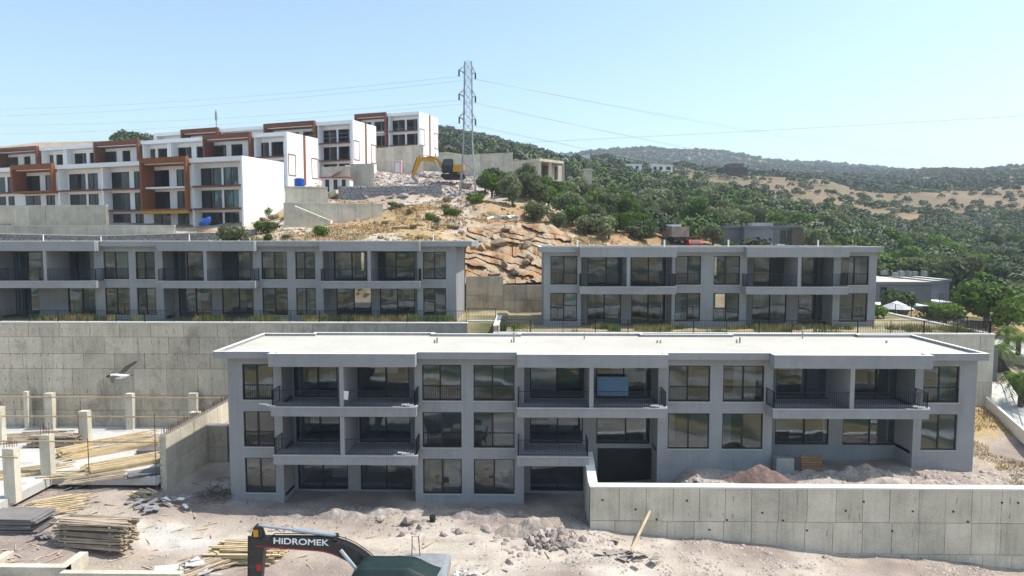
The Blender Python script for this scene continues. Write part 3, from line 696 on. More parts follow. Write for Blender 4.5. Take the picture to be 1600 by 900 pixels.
    if side_boxes:
        m = MB(); X0 = .02
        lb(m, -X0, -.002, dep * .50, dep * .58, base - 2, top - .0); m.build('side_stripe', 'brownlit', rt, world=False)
        for wa, wb in ((.02, .26), (.76, .99)):
            m = MB(); za, zb = floors[1] - .2 if nfl > 1 else base, floors[0] + .3
            a, b = dep * wa, dep * wb; q = .2
            lb(m, -X0, -.002, a, b, zb - q, zb); lb(m, -X0, -.002, a, b, za, za + q); lb(m, -X0, -.002, a, a + q, za + q, zb - q); lb(m, -X0, -.002, b - q, b, za + q, zb - q)
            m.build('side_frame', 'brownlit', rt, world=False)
    m = MB(); lb(m, -.02, .0 - .002, dep * .80, dep * .86, base - .1, base + 1.9); m.build('side_door', 'darkvoid', rt, world=False)
    return rt
white_row('lowest white terrace building with teal glass windows and orange-brown portal frames', 378, 92, 243, [
    ('white', 300, 378, [(318, 348), (353, 375)], 0), ('brown', 227, 299, [(240, 267), (280, 297)], 2), ('white', 160, 226, [(179, 205), (214, 226)], 0),
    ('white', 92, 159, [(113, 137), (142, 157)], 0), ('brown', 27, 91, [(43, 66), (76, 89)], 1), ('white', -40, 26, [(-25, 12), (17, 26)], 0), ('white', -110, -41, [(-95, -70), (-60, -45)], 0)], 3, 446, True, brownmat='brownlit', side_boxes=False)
white_row('second white building up the hill with dark unglazed openings above the blue water tank', 448, 112, 205.5, [
    ('white', 399, 448, [(399, 423), (428, 446)], 0), ('brown', 325, 398, [(335, 357), (366, 382)], 1), ('white', 268, 324, [(283, 303), (312, 324)], 0), ('white', 226, 267, [(228, 247), (252, 266)], 0),
    ('brown', 156, 225, [(168, 187), (197, 208)], 1), ('white', 106, 155, [(122, 140), (146, 155)], 0), ('white', 69, 105, [(72, 89), (94, 104)], 0), ('brown', 4, 68, [(17, 34), (44, 53)], 1), ('white', -70, 3, [(-50, -30), (-15, 3)], 0)], 3, 500, False)
white_row('third white building up the hill with three open storeys and brown portals', 551, 123, 187, [
    ('white', 498, 551, [(505, 528), (532, 549)], 0), ('brown', 419, 497, [(450, 470), (478, 493)], 1), ('white', 349, 418, [(352, 370), (375, 390)], 0), ('brown', 291, 348, [(300, 318), (324, 338)], 1), ('white', 246, 290, [(257, 274), (278, 289)], 0)], 3, 590, False)
white_row('highest small white building with a brown portal next to the lattice tower', 655, 149, 174, [
    ('white', 608, 655, [(613, 634), (638, 654)], 0), ('brown', 557, 607, [(571, 582), (588, 603)], 2)], 3, 686, False)

# ------------------------------------------------------------------ hillside walls, stairs
def stone_wall(label, pts, zt, zb, thick=.5, sz=.42, seed=1):
    """dry stone wall along plan points, stones joined (too small to pick apart)"""
    rng = random.Random(seed); rt = thing('stone_wall', label, 'wall', (pts[0][0], pts[0][1], zb[0])); m = MB(); core = MB()
    for (xa, ya), (xb, yb), ta, tb, ba, bb in zip(pts[:-1], pts[1:], zt[:-1], zt[1:], zb[:-1], zb[1:]):
        L = math.hypot(xb - xa, yb - ya); ux, uy = (xb - xa)/L, (yb - ya)/L; nx_, ny_ = uy, -ux
        if ny_ > 0: nx_, ny_ = -nx_, -ny_
        P = lambda s, z, o: (xa + ux*s + nx_*o, ya + uy*s + ny_*o, z)
        core.add([P(0, ba, 0), P(L, bb, 0), P(L, tb, 0), P(0, ta, 0), P(0, ba, -thick), P(L, bb, -thick), P(L, tb, -thick), P(0, ta, -thick)], [(0,1,2,3),(7,6,5,4),(3,2,6,7),(0,4,5,1),(1,5,6,2),(4,0,3,7)])
        rows = max(2, int((max(ta - ba, tb - bb)) / (sz*.8))); n = int(L / sz)
        for r_ in range(rows):
            for k in range(n):
                s0 = (k + rng.uniform(-.2, .2) + .5*(r_ % 2)) * sz; t_ = s0 / L
                if s0 < 0 or s0 + sz > L: continue
                z0_ = ba + (bb - ba)*t_; z1_ = ta + (tb - ta)*t_; h = (z1_ - z0_) / rows; z = z0_ + r_*h; g = .03; q = rng.uniform(.04, .14)
                j = lambda: rng.uniform(-.05, .05)
                a = [P(s0+g+j(), z+g+j(), 0), P(s0+sz-g+j(), z+g+j(), 0), P(s0+sz-g+j(), z+h-g+j(), 0), P(s0+g+j(), z+h-g+j(), 0)]
                b = [P(s0+g+.08, z+g+.06, q), P(s0+sz-g-.08, z+g+.06, q), P(s0+sz-g-.08, z+h-g-.05, q), P(s0+g+.08, z+h-g-.05, q)]
                m.add(a + b, [(4,5,6,7),(0,1,5,4),(1,2,6,5),(2,3,7,6),(3,0,4,7)])
    core.build('core', 'mortar', rt); stuff(m.build('stones', 'stone', rt)); return rt
p = [W(-60, 366, 78), W(150, 366, 79), W(330, 362, 81), W(402, 358, 84)]
stone_wall('long grey stone wall under the white buildings behind the upper left roof', [(q.x, q.y) for q in p], [17.55, 17.2, 17.6, 18.1], [14.3]*4, sz=.45)
m = MB()
for a, b, za, zb in zip(p[:-1], p[1:], [17.55, 17.2, 17.6], [17.2, 17.6, 18.1]): m.bar((a.x, a.y + .1, za + .06), (b.x, b.y + .1, zb + .06), .5, .1)
tag(m.build('kerb', 'cap'), 'pale kerb running along the top of the long grey stone wall', 'kerb')
p = [W(528, 300, 101), W(620, 300, 102), W(690, 298, 104)]
stone_wall('grey stone wall below the yellow excavator', [(q.x, q.y) for q in p], [24.6, 24.75, 25.0], [20.3, 20.5, 21.5], sz=.5, seed=4)
def cwall(label, pa, pb, ytop, ybot, d0, d1, mat='conc2', width=2.2):
    a, b = W(pa, ytop, d0), W(pb, ytop, d1); L = math.hypot(b.x - a.x, b.y - a.y); zb = min(W(pa, ybot, d0).z, W(pb, ybot, d1).z) - 1.5
    rt = thing('concrete_wall', label, 'wall', (a.x, a.y, zb), math.atan2(b.y - a.y, b.x - a.x)); zt = max(a.z, b.z)
    MB().box(0, L, .02, .35, 0, zt - zb).build('core', 'joint', rt, world=False); x = 0
    while x < L - .1:
        w = min(width, L - x); MB().box(x + .015, x + w - .015, -random.uniform(0, .03), .02, .01, zt - zb - .01).build('panel', mat, rt, world=False); x += w
    MB().box(-.02, L + .02, -.05, .4, zt - zb, zt - zb + .06).build('coping', 'cap', rt, world=False); return rt
cwall('concrete wall screening the ground floor of the lowest white building', -30, 166, 322, 352, 85, 83.5)
cwall('low concrete wall above the long grey stone wall', -30, 272, 353, 366, 81.5, 80.5)
cwall('tall concrete wall with a stair climbing its face near the stone wall', 443, 598, 319, 347, 86, 89)
cwall('concrete wall below the blue water tank', 446, 512, 293, 320, 93, 95)
cwall('pale concrete wall between the second white building and the stairs', 503, 545, 262, 292, 106, 104)
cwall('grey concrete wall beside the third white building', 545, 583, 257, 279, 107, 106)
cwall('concrete wall with sloping stairs below the highest white building', 588, 660, 232, 262, 135, 130)
cwall('long low concrete wall behind the yellow excavator', 640, 800, 247, 262, 136, 128)
def stairs(label, pa, pb, d, n, width):
    a, b = W(pa[0], pa[1], d), W(pb[0], pb[1], d); rt = thing('stairs', label, 'stairs', (min(a.x, b.x), d, min(a.z, b.z) - .5)); m = MB()
    for k in range(n):
        t0, t1 = k / n, (k + 1) / n; xa, xb = a.x + (b.x - a.x)*t0, a.x + (b.x - a.x)*t1; z = a.z + (b.z - a.z)*(t0 if b.z < a.z else t1)
        MB().box(min(xa, xb), max(xa, xb), d - width, d, z - .5, z).build('step', 'conc2', rt)
stairs('concrete stair descending across the tall concrete wall', (461, 322), (520, 346), 85.5, 14, 1.1)
stairs('upper concrete stair beside the stone wall', (529, 297), (490, 321), 97, 12, 1.4)
stairs('pale concrete stair below the second white building', (545, 259), (515, 275), 105.5, 10, 1.2)

# rock face between the upper blocks: strata slabs, each its own piece
rt = thing('rock_outcrop', 'layered grey-brown rock face above the concrete wall between the upper blocks', 'rock face', tuple(W(820, 430, 70)))
rng = random.Random(5)
NX, NZ = 150, 80; vs = []          # the cut face: tilted ledges with broken edges
for j in range(NZ):
    for i in range(NX):
        t = i/(NX-1); v = j/(NZ-1); c = W(728 + 200*t, 446 - 10*t - v*(92 - 55*smooth_t(max(0, min(1, (t - .62)/.38)))), 66.9 + v*(10.5 - 5*smooth_t(max(0, min(1, (t - .62)/.38)))))
        lay = c.z*1.35 + c.x*.34 + float(fbm(np.array([c.x]), np.array([c.z*2.]), 3.5, 71)[0])*1.6; k_ = math.floor(lay); fr_ = lay - k_
        hsh = (math.sin(k_*12.99 + math.floor(c.x*.33 + k_*.37)*78.2)*43758.5) % 1
        off = -.85*(1 - fr_**4)*(.2 + .9*hsh) + float(fbm(np.array([c.x]), np.array([c.z]), 1.3, 72)[0])*.8
        vs.append((c.x, c.y + off, c.z - .35*(v == 1)))
m = MB(); m.add(vs, [(j*NX+i, j*NX+i+1, (j+1)*NX+i+1, (j+1)*NX+i) for j in range(NZ-1) for i in range(NX-1)]); m.build('cut_face', 'rock', rt)
for k in range(34):
    t = rng.random(); px = 735 + 185 * t; lay = rng.random(); py = 432 - 14 * t - lay * (72 + 12 * t); d = 67.6 + lay * 9.5 + rng.uniform(-.4, .4)
    if (px > 850 and py > 388) or t > .6: continue
    c = W(px, py, d); L = rng.uniform(.5, 1.9); m = MB()
    m.blob(c + Vector((0, .25, -.1)), (L*.8, rng.uniform(.8, 1.4), rng.uniform(.32, .7)), rng, Euler((rng.uniform(-.2, .2), R(-14) + rng.uniform(-.12, .12), rng.uniform(-.3, .3))))
    m.build('rock', 'rock', rt)
rng = random.Random(9)
def boulders(n, px, dr, size, label, group, mat='rock', filt=None):
    base = [MB().blob((0,0,0), (1,1,.75), rng, Euler((0,0,0))).mesh('boulder') for _ in range(5)]
    for b in base: b.materials.append(M[mat])
    for k in range(n):
        q = rng.uniform(*px); d = rng.uniform(*dr); x = (q - 819) / 1067 * d
        if filt and not filt(x, d): continue
        o = tag(bpy.data.objects.new('boulder', rng.choice(base)), label, 'rock', group); col.objects.link(o); s = rng.uniform(*size) * (.6 + rng.random()**3)
        o.scale = (s * rng.uniform(.8, 1.5), s, s * rng.uniform(.6, 1)); o.location = (x, d, hz(x, d) + s * .15); o.rotation_euler = (rng.uniform(-.3,.3), rng.uniform(-.3,.3), rng.uniform(0,6))
boulders(150, (395, 930), (70, 100), (.25, .6), 'pale broken boulder lying on the orange-brown hillside', 'boulders on the bare hillside')
boulders(110, (560, 735), (100, 128), (.3, .75), 'grey-pink boulder in the rubble around the yellow excavator', 'boulders around the yellow excavator', 'rubble')
def scatter_stones(name, label, n, region, size, mat, seed):
    """loose stones nobody could count, one object"""
    r2 = np.random.RandomState(seed); t = (1 + 5**.5) / 2
    V = np.array([(-1,-1,-.6),(1,-1,-.6),(1,1,-.6),(-1,1,-.6),(-.7,-.7,.7),(.7,-.7,.7),(.7,.7,.7),(-.7,.7,.7)]) * .75; Fq = np.array([(4,5,6,7),(0,1,5,4),(1,2,6,5),(2,3,7,6),(3,0,4,7)])
    pts = region(r2, n); z = height(pts[:,0], pts[:,1]); s = size[0] + (size[1]-size[0]) * r2.rand(len(pts))**4
    a = r2.rand(len(pts)) * 6.28; c, sn = np.cos(a), np.sin(a); sc = s[:,None] * (.6 + .8*r2.rand(len(pts), 3)) * [1, 1, .55]
    v = V[None] * sc[:,None,:] * (.55 + .8*r2.rand(len(pts), 8, 3)); vx = v[...,0]*c[:,None]-v[...,1]*sn[:,None]; vy = v[...,0]*sn[:,None]+v[...,1]*c[:,None]
    co = np.stack([vx + pts[:,0,None], vy + pts[:,1,None], v[...,2] + z[:,None]], -1).reshape(-1, 3)
    q = (Fq[None] + (np.arange(len(pts))*8)[:,None,None]).reshape(-1, 4); me = np_mesh(name, co, q); me.materials.append(M[mat])
    o = bpy.data.objects.new(name, me); col.objects.link(o); o['label'] = label; o['category'] = 'stones'; return stuff(o)
def reg(px, d, f=None):
    def g(r2, n):
        q = r2.uniform(*px, n); y = r2.uniform(d[0]**.5, d[1]**.5, n)**2; x = (q - 819)/1067*y
        if f is not None: k = f(x, y); x, y = x[k], y[k]
        return np.stack([x, y], 1)
    return g
inb = lambda x, y: ~((y > 42.6) & (x > -18.8) & (x < 28.7)) & ~((y > 39.2) & (y < 39.9) & (x > 4)) & ~((x < -22.8) & (y > 43))
scatter_stones('loose_gravel', 'loose gravel and stone chips scattered over the building site', 17000, reg((-20, 1640), (30, 50), lambda x, y: inb(x, y) & (fbm(x, y, 3, 31) > -.05)), (.012, .09), 'rubble', 1)
scatter_stones('rubble_strip', 'broken rubble banked along the foot of the grey building', 2600, reg((360, 1060), (38.2, 42.4), lambda x, y: inb(x, y) & (fbm(x, y, 3, 32) > -.1) & (x < 4)), (.02, .2), 'rubble', 2)
scatter_stones('hillside_stones', 'small stones strewn over the bare hillside', 12000, reg((380, 1000), (68, 130)), (.05, .42), 'rock', 3)
scatter_stones('wall_foot_gravel', 'grey-pink gravel and stones along the foot of the weep-hole wall', 7000, reg((880, 1640), (34, 39.2), lambda x, y: fbm(x, y, 2.5, 35) > -.12), (.012, .15), 'rubble', 14)
scatter_stones('yard_rubble', 'rubble and soil clods in the yard behind the long weep-hole wall', 2600, reg((925, 1640), (39.9, 43), lambda x, y: (y < 42.6) | (x > 28.8)), (.03, .24), 'rubble', 4)
scatter_stones('excavation_rubble', 'pale rubble around the yellow excavator', 5000, reg((540, 760), (103, 132)), (.06, .5), 'rubble', 6)

# ------------------------------------------------------------------ vegetation
def crown_mesh(name, rad, h, n, leaf, seed, lobes=7, mat='olive'):
    r2 = np.random.RandomState(seed)
    ang = r2.rand(lobes) * 6.28; rr = rad * (.25 + .45 * r2.rand(lobes)); L = np.stack([np.cos(ang)*rr, np.sin(ang)*rr, h * (.35 + .45 * r2.rand(lobes))], 1)
    L[0] = (0, 0, h * .62); lr = rad * (.38 + .25 * r2.rand(lobes)); lr[0] = rad * .6
    k = r2.randint(0, lobes, n); d = r2.normal(size=(n, 3)); d /= np.linalg.norm(d, axis=1)[:,None]
    p = L[k] + d * (lr[k] * (.62 + .42 * r2.rand(n)))[:,None] * [1, 1, .8]
    p[:,2] = np.maximum(p[:,2], h * .12 + r2.rand(n) * .2)
    # leaf sprays face loosely outward so clumps shade like a crown
    nrm = d + r2.normal(size=(n, 3)) * .55; nrm /= np.linalg.norm(nrm, axis=1)[:,None]
    t = np.cross(nrm, r2.normal(size=(n, 3))); t /= np.linalg.norm(t, axis=1)[:,None]; b = np.cross(nrm, t); s = (leaf * (.5 + r2.rand(n)))[:,None]
    q = np.stack([p - t*s, p - b*s*.55, p + t*s, p + b*s*.55], 1).reshape(-1, 3)
    me = np_mesh(name, q, np.arange(4*n).reshape(-1, 4)); me.materials.append(M[mat]); return me
def trunk_mesh(h, r, seed):
    rng = random.Random(seed); m = MB(); m.tube([(0,0,-.4), (.05,0,h*.25), (rng.uniform(-.15,.15), .05, h*.45)], [r*1.3, r, r*.7], 7)
    for k in range(4):
        a = k*1.6 + rng.random(); m.tube([(0,0,h*.3), (math.cos(a)*h*.13, math.sin(a)*h*.13, h*.5), (math.cos(a)*h*.24, math.sin(a)*h*.24, h*.72)], [r*.6, r*.4, r*.15], 5)
    me = m.mesh('trunk'); me.materials.append(M['bark']); return me
KINDS = {}
for kind, mat, rad, h, n, leaf in (('olive', 'olive', 2.2, 3.9, 1500, .24), ('green', 'green', 2.1, 3.6, 1500, .23), ('dark', 'dark', 1.9, 3.4, 1400, .23), ('shrub', 'green', 1.2, 1.5, 800, .16), ('dryshrub', 'dry', .9, .9, 420, .13)):
    KINDS[kind] = [(crown_mesh('crown', rad * (.9 + .1*k), h * (1 + .07*((k*2) % 3)), n, leaf, 100 + k*7 + len(kind), 7 + k, mat), trunk_mesh(h, .16 * h / 3.6, k)) for k in range(4)]
def tree(kind, x, y, s, label, cat, group, name, rng):
    if group and 'grove' in group:
        label = ('large ' if s > 1.08 else 'small ' if s < .85 else '') + label.replace('in the valley grove right of the apartments', 'WHERE').replace('among the olives of the valley grove', 'WHERE').replace('WHERE', 'among olives near the pale-roofed grey house' if y < 112 else 'in the middle of the valley grove' if y < 155 else 'at the upper edge of the grove under the straw hill')
    if group and 'thicket' in group:
        label = ('large ' if s > .88 else 'small ' if s < .72 else '') + label.split(' in the thicket')[0] + (' growing just above the layered rock face' if y < 97 else ' in the thicket below the unfinished concrete house' if x < 6 else ' in the thicket above the parked dump truck')
    cm, tm = rng.choice(KINDS[kind]); rt = thing(name, label, cat, (x, y, hz(x, y) - .15), rng.uniform(0, 6.28), group); rt.scale = (s * rng.uniform(.88, 1.12), s * rng.uniform(.88, 1.12), s * rng.uniform(.85, 1.15))
    for nm, me in (('crown', cm), ('trunk', tm)):
        o = bpy.data.objects.new(nm, me); col.objects.link(o); o.parent = rt
TL = {'olive': ('silvery olive tree in the valley grove right of the apartments', 'tree', 'olive trees of the valley grove', 'olive_tree'),
      'green': ('bright green bushy tree among the olives of the valley grove', 'tree', 'green trees of the valley grove', 'bushy_tree'),
      'dark': ('dark evergreen tree among the olives of the valley grove', 'tree', 'dark trees of the valley grove', 'evergreen_tree')}
BL = {'olive': ('grey-green tree in the thicket on the slope right of the lattice tower', 'tree', 'thicket right of the tower', 'olive_tree'),
      'green': ('green bushy tree in the thicket on the slope right of the lattice tower', 'tree', 'green thicket right of the tower', 'bushy_tree'),
      'dark': ('dark evergreen in the thicket on the slope right of the lattice tower', 'tree', 'dark thicket right of the tower', 'evergreen_tree')}
rng = random.Random(21); placed = []
KEEP = [(X(1195, 104, 380), 108, 9), (X(1425, 83, 450), 90, 13), (X(1078, 96, 380), 96, 6), (X(840, 135, 270), 136, 9)]
def ok(x, y, r):
    if any(math.hypot(x - a, y - b) < c for a, b, c in KEEP): return False
    if any((x-a)**2 + (y-b)**2 < (r + c)**2 for a, b, c in placed): return False
    placed.append((x, y, r)); return True
n = 0
for k in range(2600):        # the thicket
    px = rng.gauss(890, 75); d = rng.uniform(86, 142); lim = np.interp(px, [740, 800, 860, 930, 1020], [112, 93, 86, 84, 92])
    if not 742 < px < 1030 or d < lim or (px < 890 and d > 126): continue
    x = (px - 819)/1067*d
    if ok(x, d, 1.25):
        kd = rng.choice(['olive', 'green', 'green', 'dark', 'olive']); tree(kd, x, d, rng.uniform(.62, 1.0), *BL[kd], rng); n += 1
    if n >= 85: break
n = 0
for k in range(6000):        # the grove, nearest first
    d = 72 + 125 * rng.random()**1.0; px = rng.uniform(1010, 1680); x = (px - 819)/1067*d
    if px < 1400 and d < 96: continue
    if x < 38.5 and d < 76: continue
    g = float(fbm(np.array([x]), np.array([d]), 18, 41)[0])
    if g < -.33: continue
    if ok(x, d, 1.75):
        kd = 'green' if g > .22 else rng.choice(['olive', 'olive', 'olive', 'green', 'dark']); tree(kd, x, d, rng.uniform(.62, 1.38), *TL[kd], rng); n += 1
    if n >= 205: break

# far woods: joined leaf sprays
def wood(name, label, region, n, rad, leaf, per, seed, tints, minsep=0):
    r2 = np.random.RandomState(seed); pts = region(r2, n)
    if minsep:
        keep = []; grid = {}
        for i, (x, y) in enumerate(pts):
            g = (int(x // minsep), int(y // minsep))
            if g in grid: continue
            if any((x-a)**2 + (y-b)**2 < (b_ + 1.5)**2 for a, b, b_ in [(q[0], q[1], q[2]) for q in placed] if abs(x-a) < 6 and abs(y-b) < 6): continue
            if any(math.hypot(x - a, y - b) < c for a, b, c in KEEP): continue
            grid[g] = 1; keep.append(i)
        pts = pts[keep]
    n = len(pts); z = height(pts[:,0], pts[:,1]); s = .6 + .8 * r2.rand(n)
    tc = np.array(tints)[r2.randint(0, len(tints), n)] * (.75 + .5 * r2.rand(n, 1))
    d = r2.normal(size=(n, per, 3)); d /= np.linalg.norm(d, axis=2)[...,None]; d[...,2] = np.abs(d[...,2]) * 1.0 - .15
    rr = rad * s
    p = d * rr[:,None,None] * (.6 + .5 * r2.rand(n, per, 1)) * [1, 1, .95]; p[...,2] += (rr * .55)[:,None]
    nr = d + r2.normal(size=d.shape) * .45; nr /= np.linalg.norm(nr, axis=2)[...,None]; t = np.cross(nr, r2.normal(size=d.shape)); t /= np.linalg.norm(t, axis=2)[...,None]; b = np.cross(nr, t)
    ls = (leaf * (.6 + .8 * r2.rand(n, per, 1))) * s[:,None,None]; p += np.concatenate([pts, z[:,None]], 1)[:,None,:]
    q = np.stack([p - t*ls, p - b*ls*.7, p + t*ls, p + b*ls*.7], 2).reshape(-1, 3)
    me = np_mesh(name, q, np.arange(len(q)).reshape(-1, 4), np.repeat(tc, per*4, 0)); me.materials.append(M['farleaf'])
    o = bpy.data.objects.new(name, me); col.objects.link(o); o['label'] = label; o['category'] = 'wood'; print(name, n); return stuff(o)
OT = [(.150, .165, .110), (.13, .15, .09), (.088, .135, .038), (.062, .088, .045), (.11, .14, .06)]
FT = [(.075, .10, .05), (.085, .11, .055), (.065, .085, .05), (.10, .11, .07)]
wood('olive_wood', 'farther part of the olive grove filling the valley slope', reg((1000, 1700), (95, 290), lambda x, y: ~((y < 97) & (x < 60)) & (fbm(x, y, 26, 42) > -.42) & (y + fbm(x, y, 22, 49) * 40 < np.interp(819 + 1067*x/y, [1000, 1200, 1300, 1400, 1600], [212, 212, 228, 248, 300]))), 9000, 2.2, .31, 210, 5, OT, 3.3)
wood('hill_shrubs', 'scattered shrubs and trees dotting the straw-coloured hill', reg((950, 1700), (225, 400), lambda x, y: (fbm(x, y, 45, 43) > np.interp(819 + 1067*x/y, [950, 1060, 1200, 1400, 1480, 1600], [.0, .2, .3, .28, .1, .15])) | (np.sin(x*12.9+y*78.2)*43758 % 1 < .16)), 2200, 1.5, .38, 70, 6, OT, 3.2)
wood('ridge_wood', 'wooded low ridge behind the straw-coloured hill', reg((1050, 2000), (400, 950), lambda x, y: fbm(x, y, 120, 45) > -.42), 8500, 2.6, .95, 34, 7, FT, 4)
wood('left_hill_wood', 'scrubby trees covering the hill behind the lattice tower', reg((560, 960), (215, 620), lambda x, y: fbm(x, y, 60, 46) > -.42), 6000, 2.0, .62, 44, 8, FT, 3.6)
wood('far_ridge_wood', 'woodland on the distant blue-green ridge', reg((700, 1700), (880, 1700), lambda x, y: fbm(x, y, 200, 47) > -.5), 15000, 3.4, 1.5, 18, 9, FT, 5)
wood('saddle_wood', 'trees between the thicket and the far houses', reg((740, 985), (142, 260), lambda x, y: (fbm(x, y, 30, 48) > -.28)), 2000, 2.2, .34, 170, 10, OT, 4)
wood('villa_trees', 'trees around the white far villas', reg((930, 1075), (236, 268)), 60, 2.1, .42, 110, 15, OT, 4)
wood('hollow_wood', 'scrubby trees in the hollow behind the white far villas', reg((840, 1010), (268, 400)), 900, 2.2, .6, 50, 16, FT, 4)
wood('crest_wood', 'dark trees on the crest behind the white buildings', reg((182, 244), (160, 178)), 26, 1.7, .3, 140, 12, FT, 2.5)

# ------------------------------------------------------------------ houses further off
def at(px, py, z): r = ray(px, py); t = (z - CZ)/r.z; return r * t
def house(label, d, boxes, name='house', mat='greyhouse', roofmat='roofdeck', extra=None):
    """boxes = [(pxL, pxR, pyTop, zBottom, dNear, dFar)]"""
    b0 = boxes[0]; rt = thing(name, label, 'house', (X((b0[0]+b0[1])/2, d, 400), d, b0[3]))
    for (a, b, t, zb, d0, d1) in boxes:
        xa, xb = X(a, d0, t), X(b, d0, t); zt = Z(t, d0)
        MB().box(xa, xb, d0, d1, zb, zt - .3).build('wall', mat, rt); MB().box(xa - .18, xb + .18, d0 - .18, d1 + .18, zt - .3, zt).build('roof', mat, rt); MB().box(xa, xb, d0, d1, zt + .002, zt + .03).build('roof_deck', roofmat, rt)
    return rt
def hwin(rt, pa, pb, ya, yb, d, glass='glass_teal'):
    xa, xb = X(pa, d, ya), X(pb, d, ya); za, zb = Z(yb, d), Z(ya, d)
    MB().box(xa + .05, xb - .05, d - .03, d - .012, za + .05, zb - .05).build('backing', 'darkvoid', rt); window(rt, xa, xb, za, zb, d - .12, .5, glass, sill=False)
h1 = house('dark grey two-part flat-roofed house rising behind the right terrace block', 104, [(1131, 1163, 353.5, 9, 105, 112), (1163, 1208, 353, 9, 103.5, 112), (1208, 1252, 353, 9, 105, 113)])
hwin(h1, 1220, 1232, 360, 380, 105)
MB().box(X(1176, 106, 350), X(1208, 106, 350), 106, 108, Z(353, 106), Z(348, 106)).build('roof_unit', 'steel', h1)
MB().box(X(1236, 104.6, 360), X(1254, 104.6, 360), 104.2, 104.9, Z(383, 104), Z(357, 104)).build('timber_screen', 'bark', h1)
m = MB(); m.box(X(1185, 101, 380), X(1222, 101, 380), 100, 102.5, Z(383, 101), Z(381.5, 101))
for q in (1186, 1221): m.box(X(q, 101, 380) - .06, X(q, 101, 380) + .06, 100.1, 100.22, 9, Z(383, 101))
m.build('canopy', 'offwhite', h1)
h2 = house('grey flat-roofed house with a pale roof and awning below the olive grove', 82, [(1366, 1456, 440, 3, 82, 96), (1456, 1472, 438, 3, 86, 96), (1470, 1484, 436, 3, 90, 97)])
hwin(h2, 1376, 1385, 448, 460, 82); MB().box(X(1457, 84, 470), X(1476, 84, 470), 82.5, 86, Z(471, 84), Z(469, 84)).build('balcony_slab', 'offwhite', h2)
rail_mesh(MB(), [(X(1457, 84, 470), 82.6), (X(1476, 84, 470), 82.6)], Z(469, 84), 1.0, .15).build('railing', 'rail', h2)
for a, b, y0, dd in ((1398, 1404, 434, 88), (1406, 1414, 434, 88), (1420, 1424, 430, 90), (1428, 1434, 431, 91), (1380, 1387, 432, 93), (1444, 1449, 431, 90)):
    zt = Z(438, dd); tag(MB().box(X(a, dd, 435), X(b, dd, 435), dd, dd + .7, 12.05, 12.05 + .55 + .1 * (a % 3)).build('air_conditioner', 'steel'), 'small air-conditioning box on the pale roof below the grove', 'air conditioner', 'units on the pale roof')
m = MB(); a, b = X(1373, 76, 478), X(1443, 76, 478); z = Z(475, 76); m.box(a, b, 75, 79, z - .1, z)
rt = thing('awning', 'white flat awning on dark posts beside the grey house with the pale roof', 'awning', (a, 76, hz(a, 76))); m.build('cover', 'offwhite', rt)
for q in (a + .05, (a + b)/2, b - .2):
    for y in (75.05, 78.8): MB().box(q, q + .14, y, y + .14, 3, z - .102).build('post', 'frame', rt)
MB().box(a, b, 79.05, 79.2, 3, z - .3).build('screen', 'frame', rt)
c = W(1401, 483, 70); rt = thing('parasol', 'white garden parasol on the terrace by the grey house', 'parasol', (c.x, 70, 9.6)); m = MB()
m.add([(c.x + 1.7*math.cos(k*math.pi/4), 70 + 1.7*math.sin(k*math.pi/4), c.z + .1) for k in range(8)] + [(c.x, 70, c.z + .85), (c.x, 70, c.z + .5)], [(k, (k+1) % 8, 8) for k in range(8)] + [((k+1) % 8, k, 9) for k in range(8)]); m.build('canopy', 'offwhite', rt)
MB().tube([(c.x, 70, 7), (c.x, 70, c.z + .6)], .04, 6).build('pole', 'steel', rt)
# unfinished concrete house above the thicket
d = 134; rt = thing('concrete_shell_house', 'unfinished low concrete house with open bays above the thicket', 'house', (X(840, d), d, 25)); za, zb = Z(288, d), Z(247.5, d)
m = MB(); m.slabpoly([(X(795, 138, 250), 140), (X(843, d, 250), d), (X(881, 139, 250), 139), (X(850, 150, 250), 148)], zb - .5, zb); m.build('roof', 'conc2', rt)
m = MB(); m.add([(X(797, 138.4, 250), 139.4, za - 2), (X(842, d, 250), d + .4, za - 2), (X(842, d, 250), d + .4, zb - .502), (X(797, 138.4, 250), 139.4, zb - .502), (X(797, 138.4, 250), 139.8, za - 2), (X(842, d, 250), d + .8, za - 2), (X(842, d, 250), d + .8, zb - .502), (X(797, 138.4, 250), 139.8, zb - .502)], [(0,1,2,3),(7,6,5,4),(0,4,5,1),(1,5,6,2),(4,0,3,7),(3,2,6,7)])
m.build('wall', 'conc2', rt)
for q, dd in ((843.5, 134.4), (860, 136.6), (880, 139)): MB().box(X(q, dd, 260) - .25, X(q, dd, 260) + .25, dd, dd + .5, za - 3, zb - .505).build('column', 'conc2', rt)
m = MB(); m.bar((X(845, 138), 138.5, zb - 2.2), (X(879, 142), 142.5, zb - 2.2), .3, 3.2); m.build('wall', 'conc2', rt)
for q, dd in ((848, 136.6), (866, 139.2)): MB().bar((X(q, dd), dd + 1.4, zb - 2.2), (X(q + 7, dd + 1), dd + 2.5, zb - 2.2), .1, 2.6).build('opening', 'darkvoid', rt)
cwall('pale concrete garden wall left of the unfinished concrete house', 745, 800, 256, 275, 131, 129)
rt = house('small unfinished concrete pavilion half hidden by trees', 142, [(912, 925, 264, 24, 142, 147)], 'concrete_pavilion', 'conc2', 'conc2')
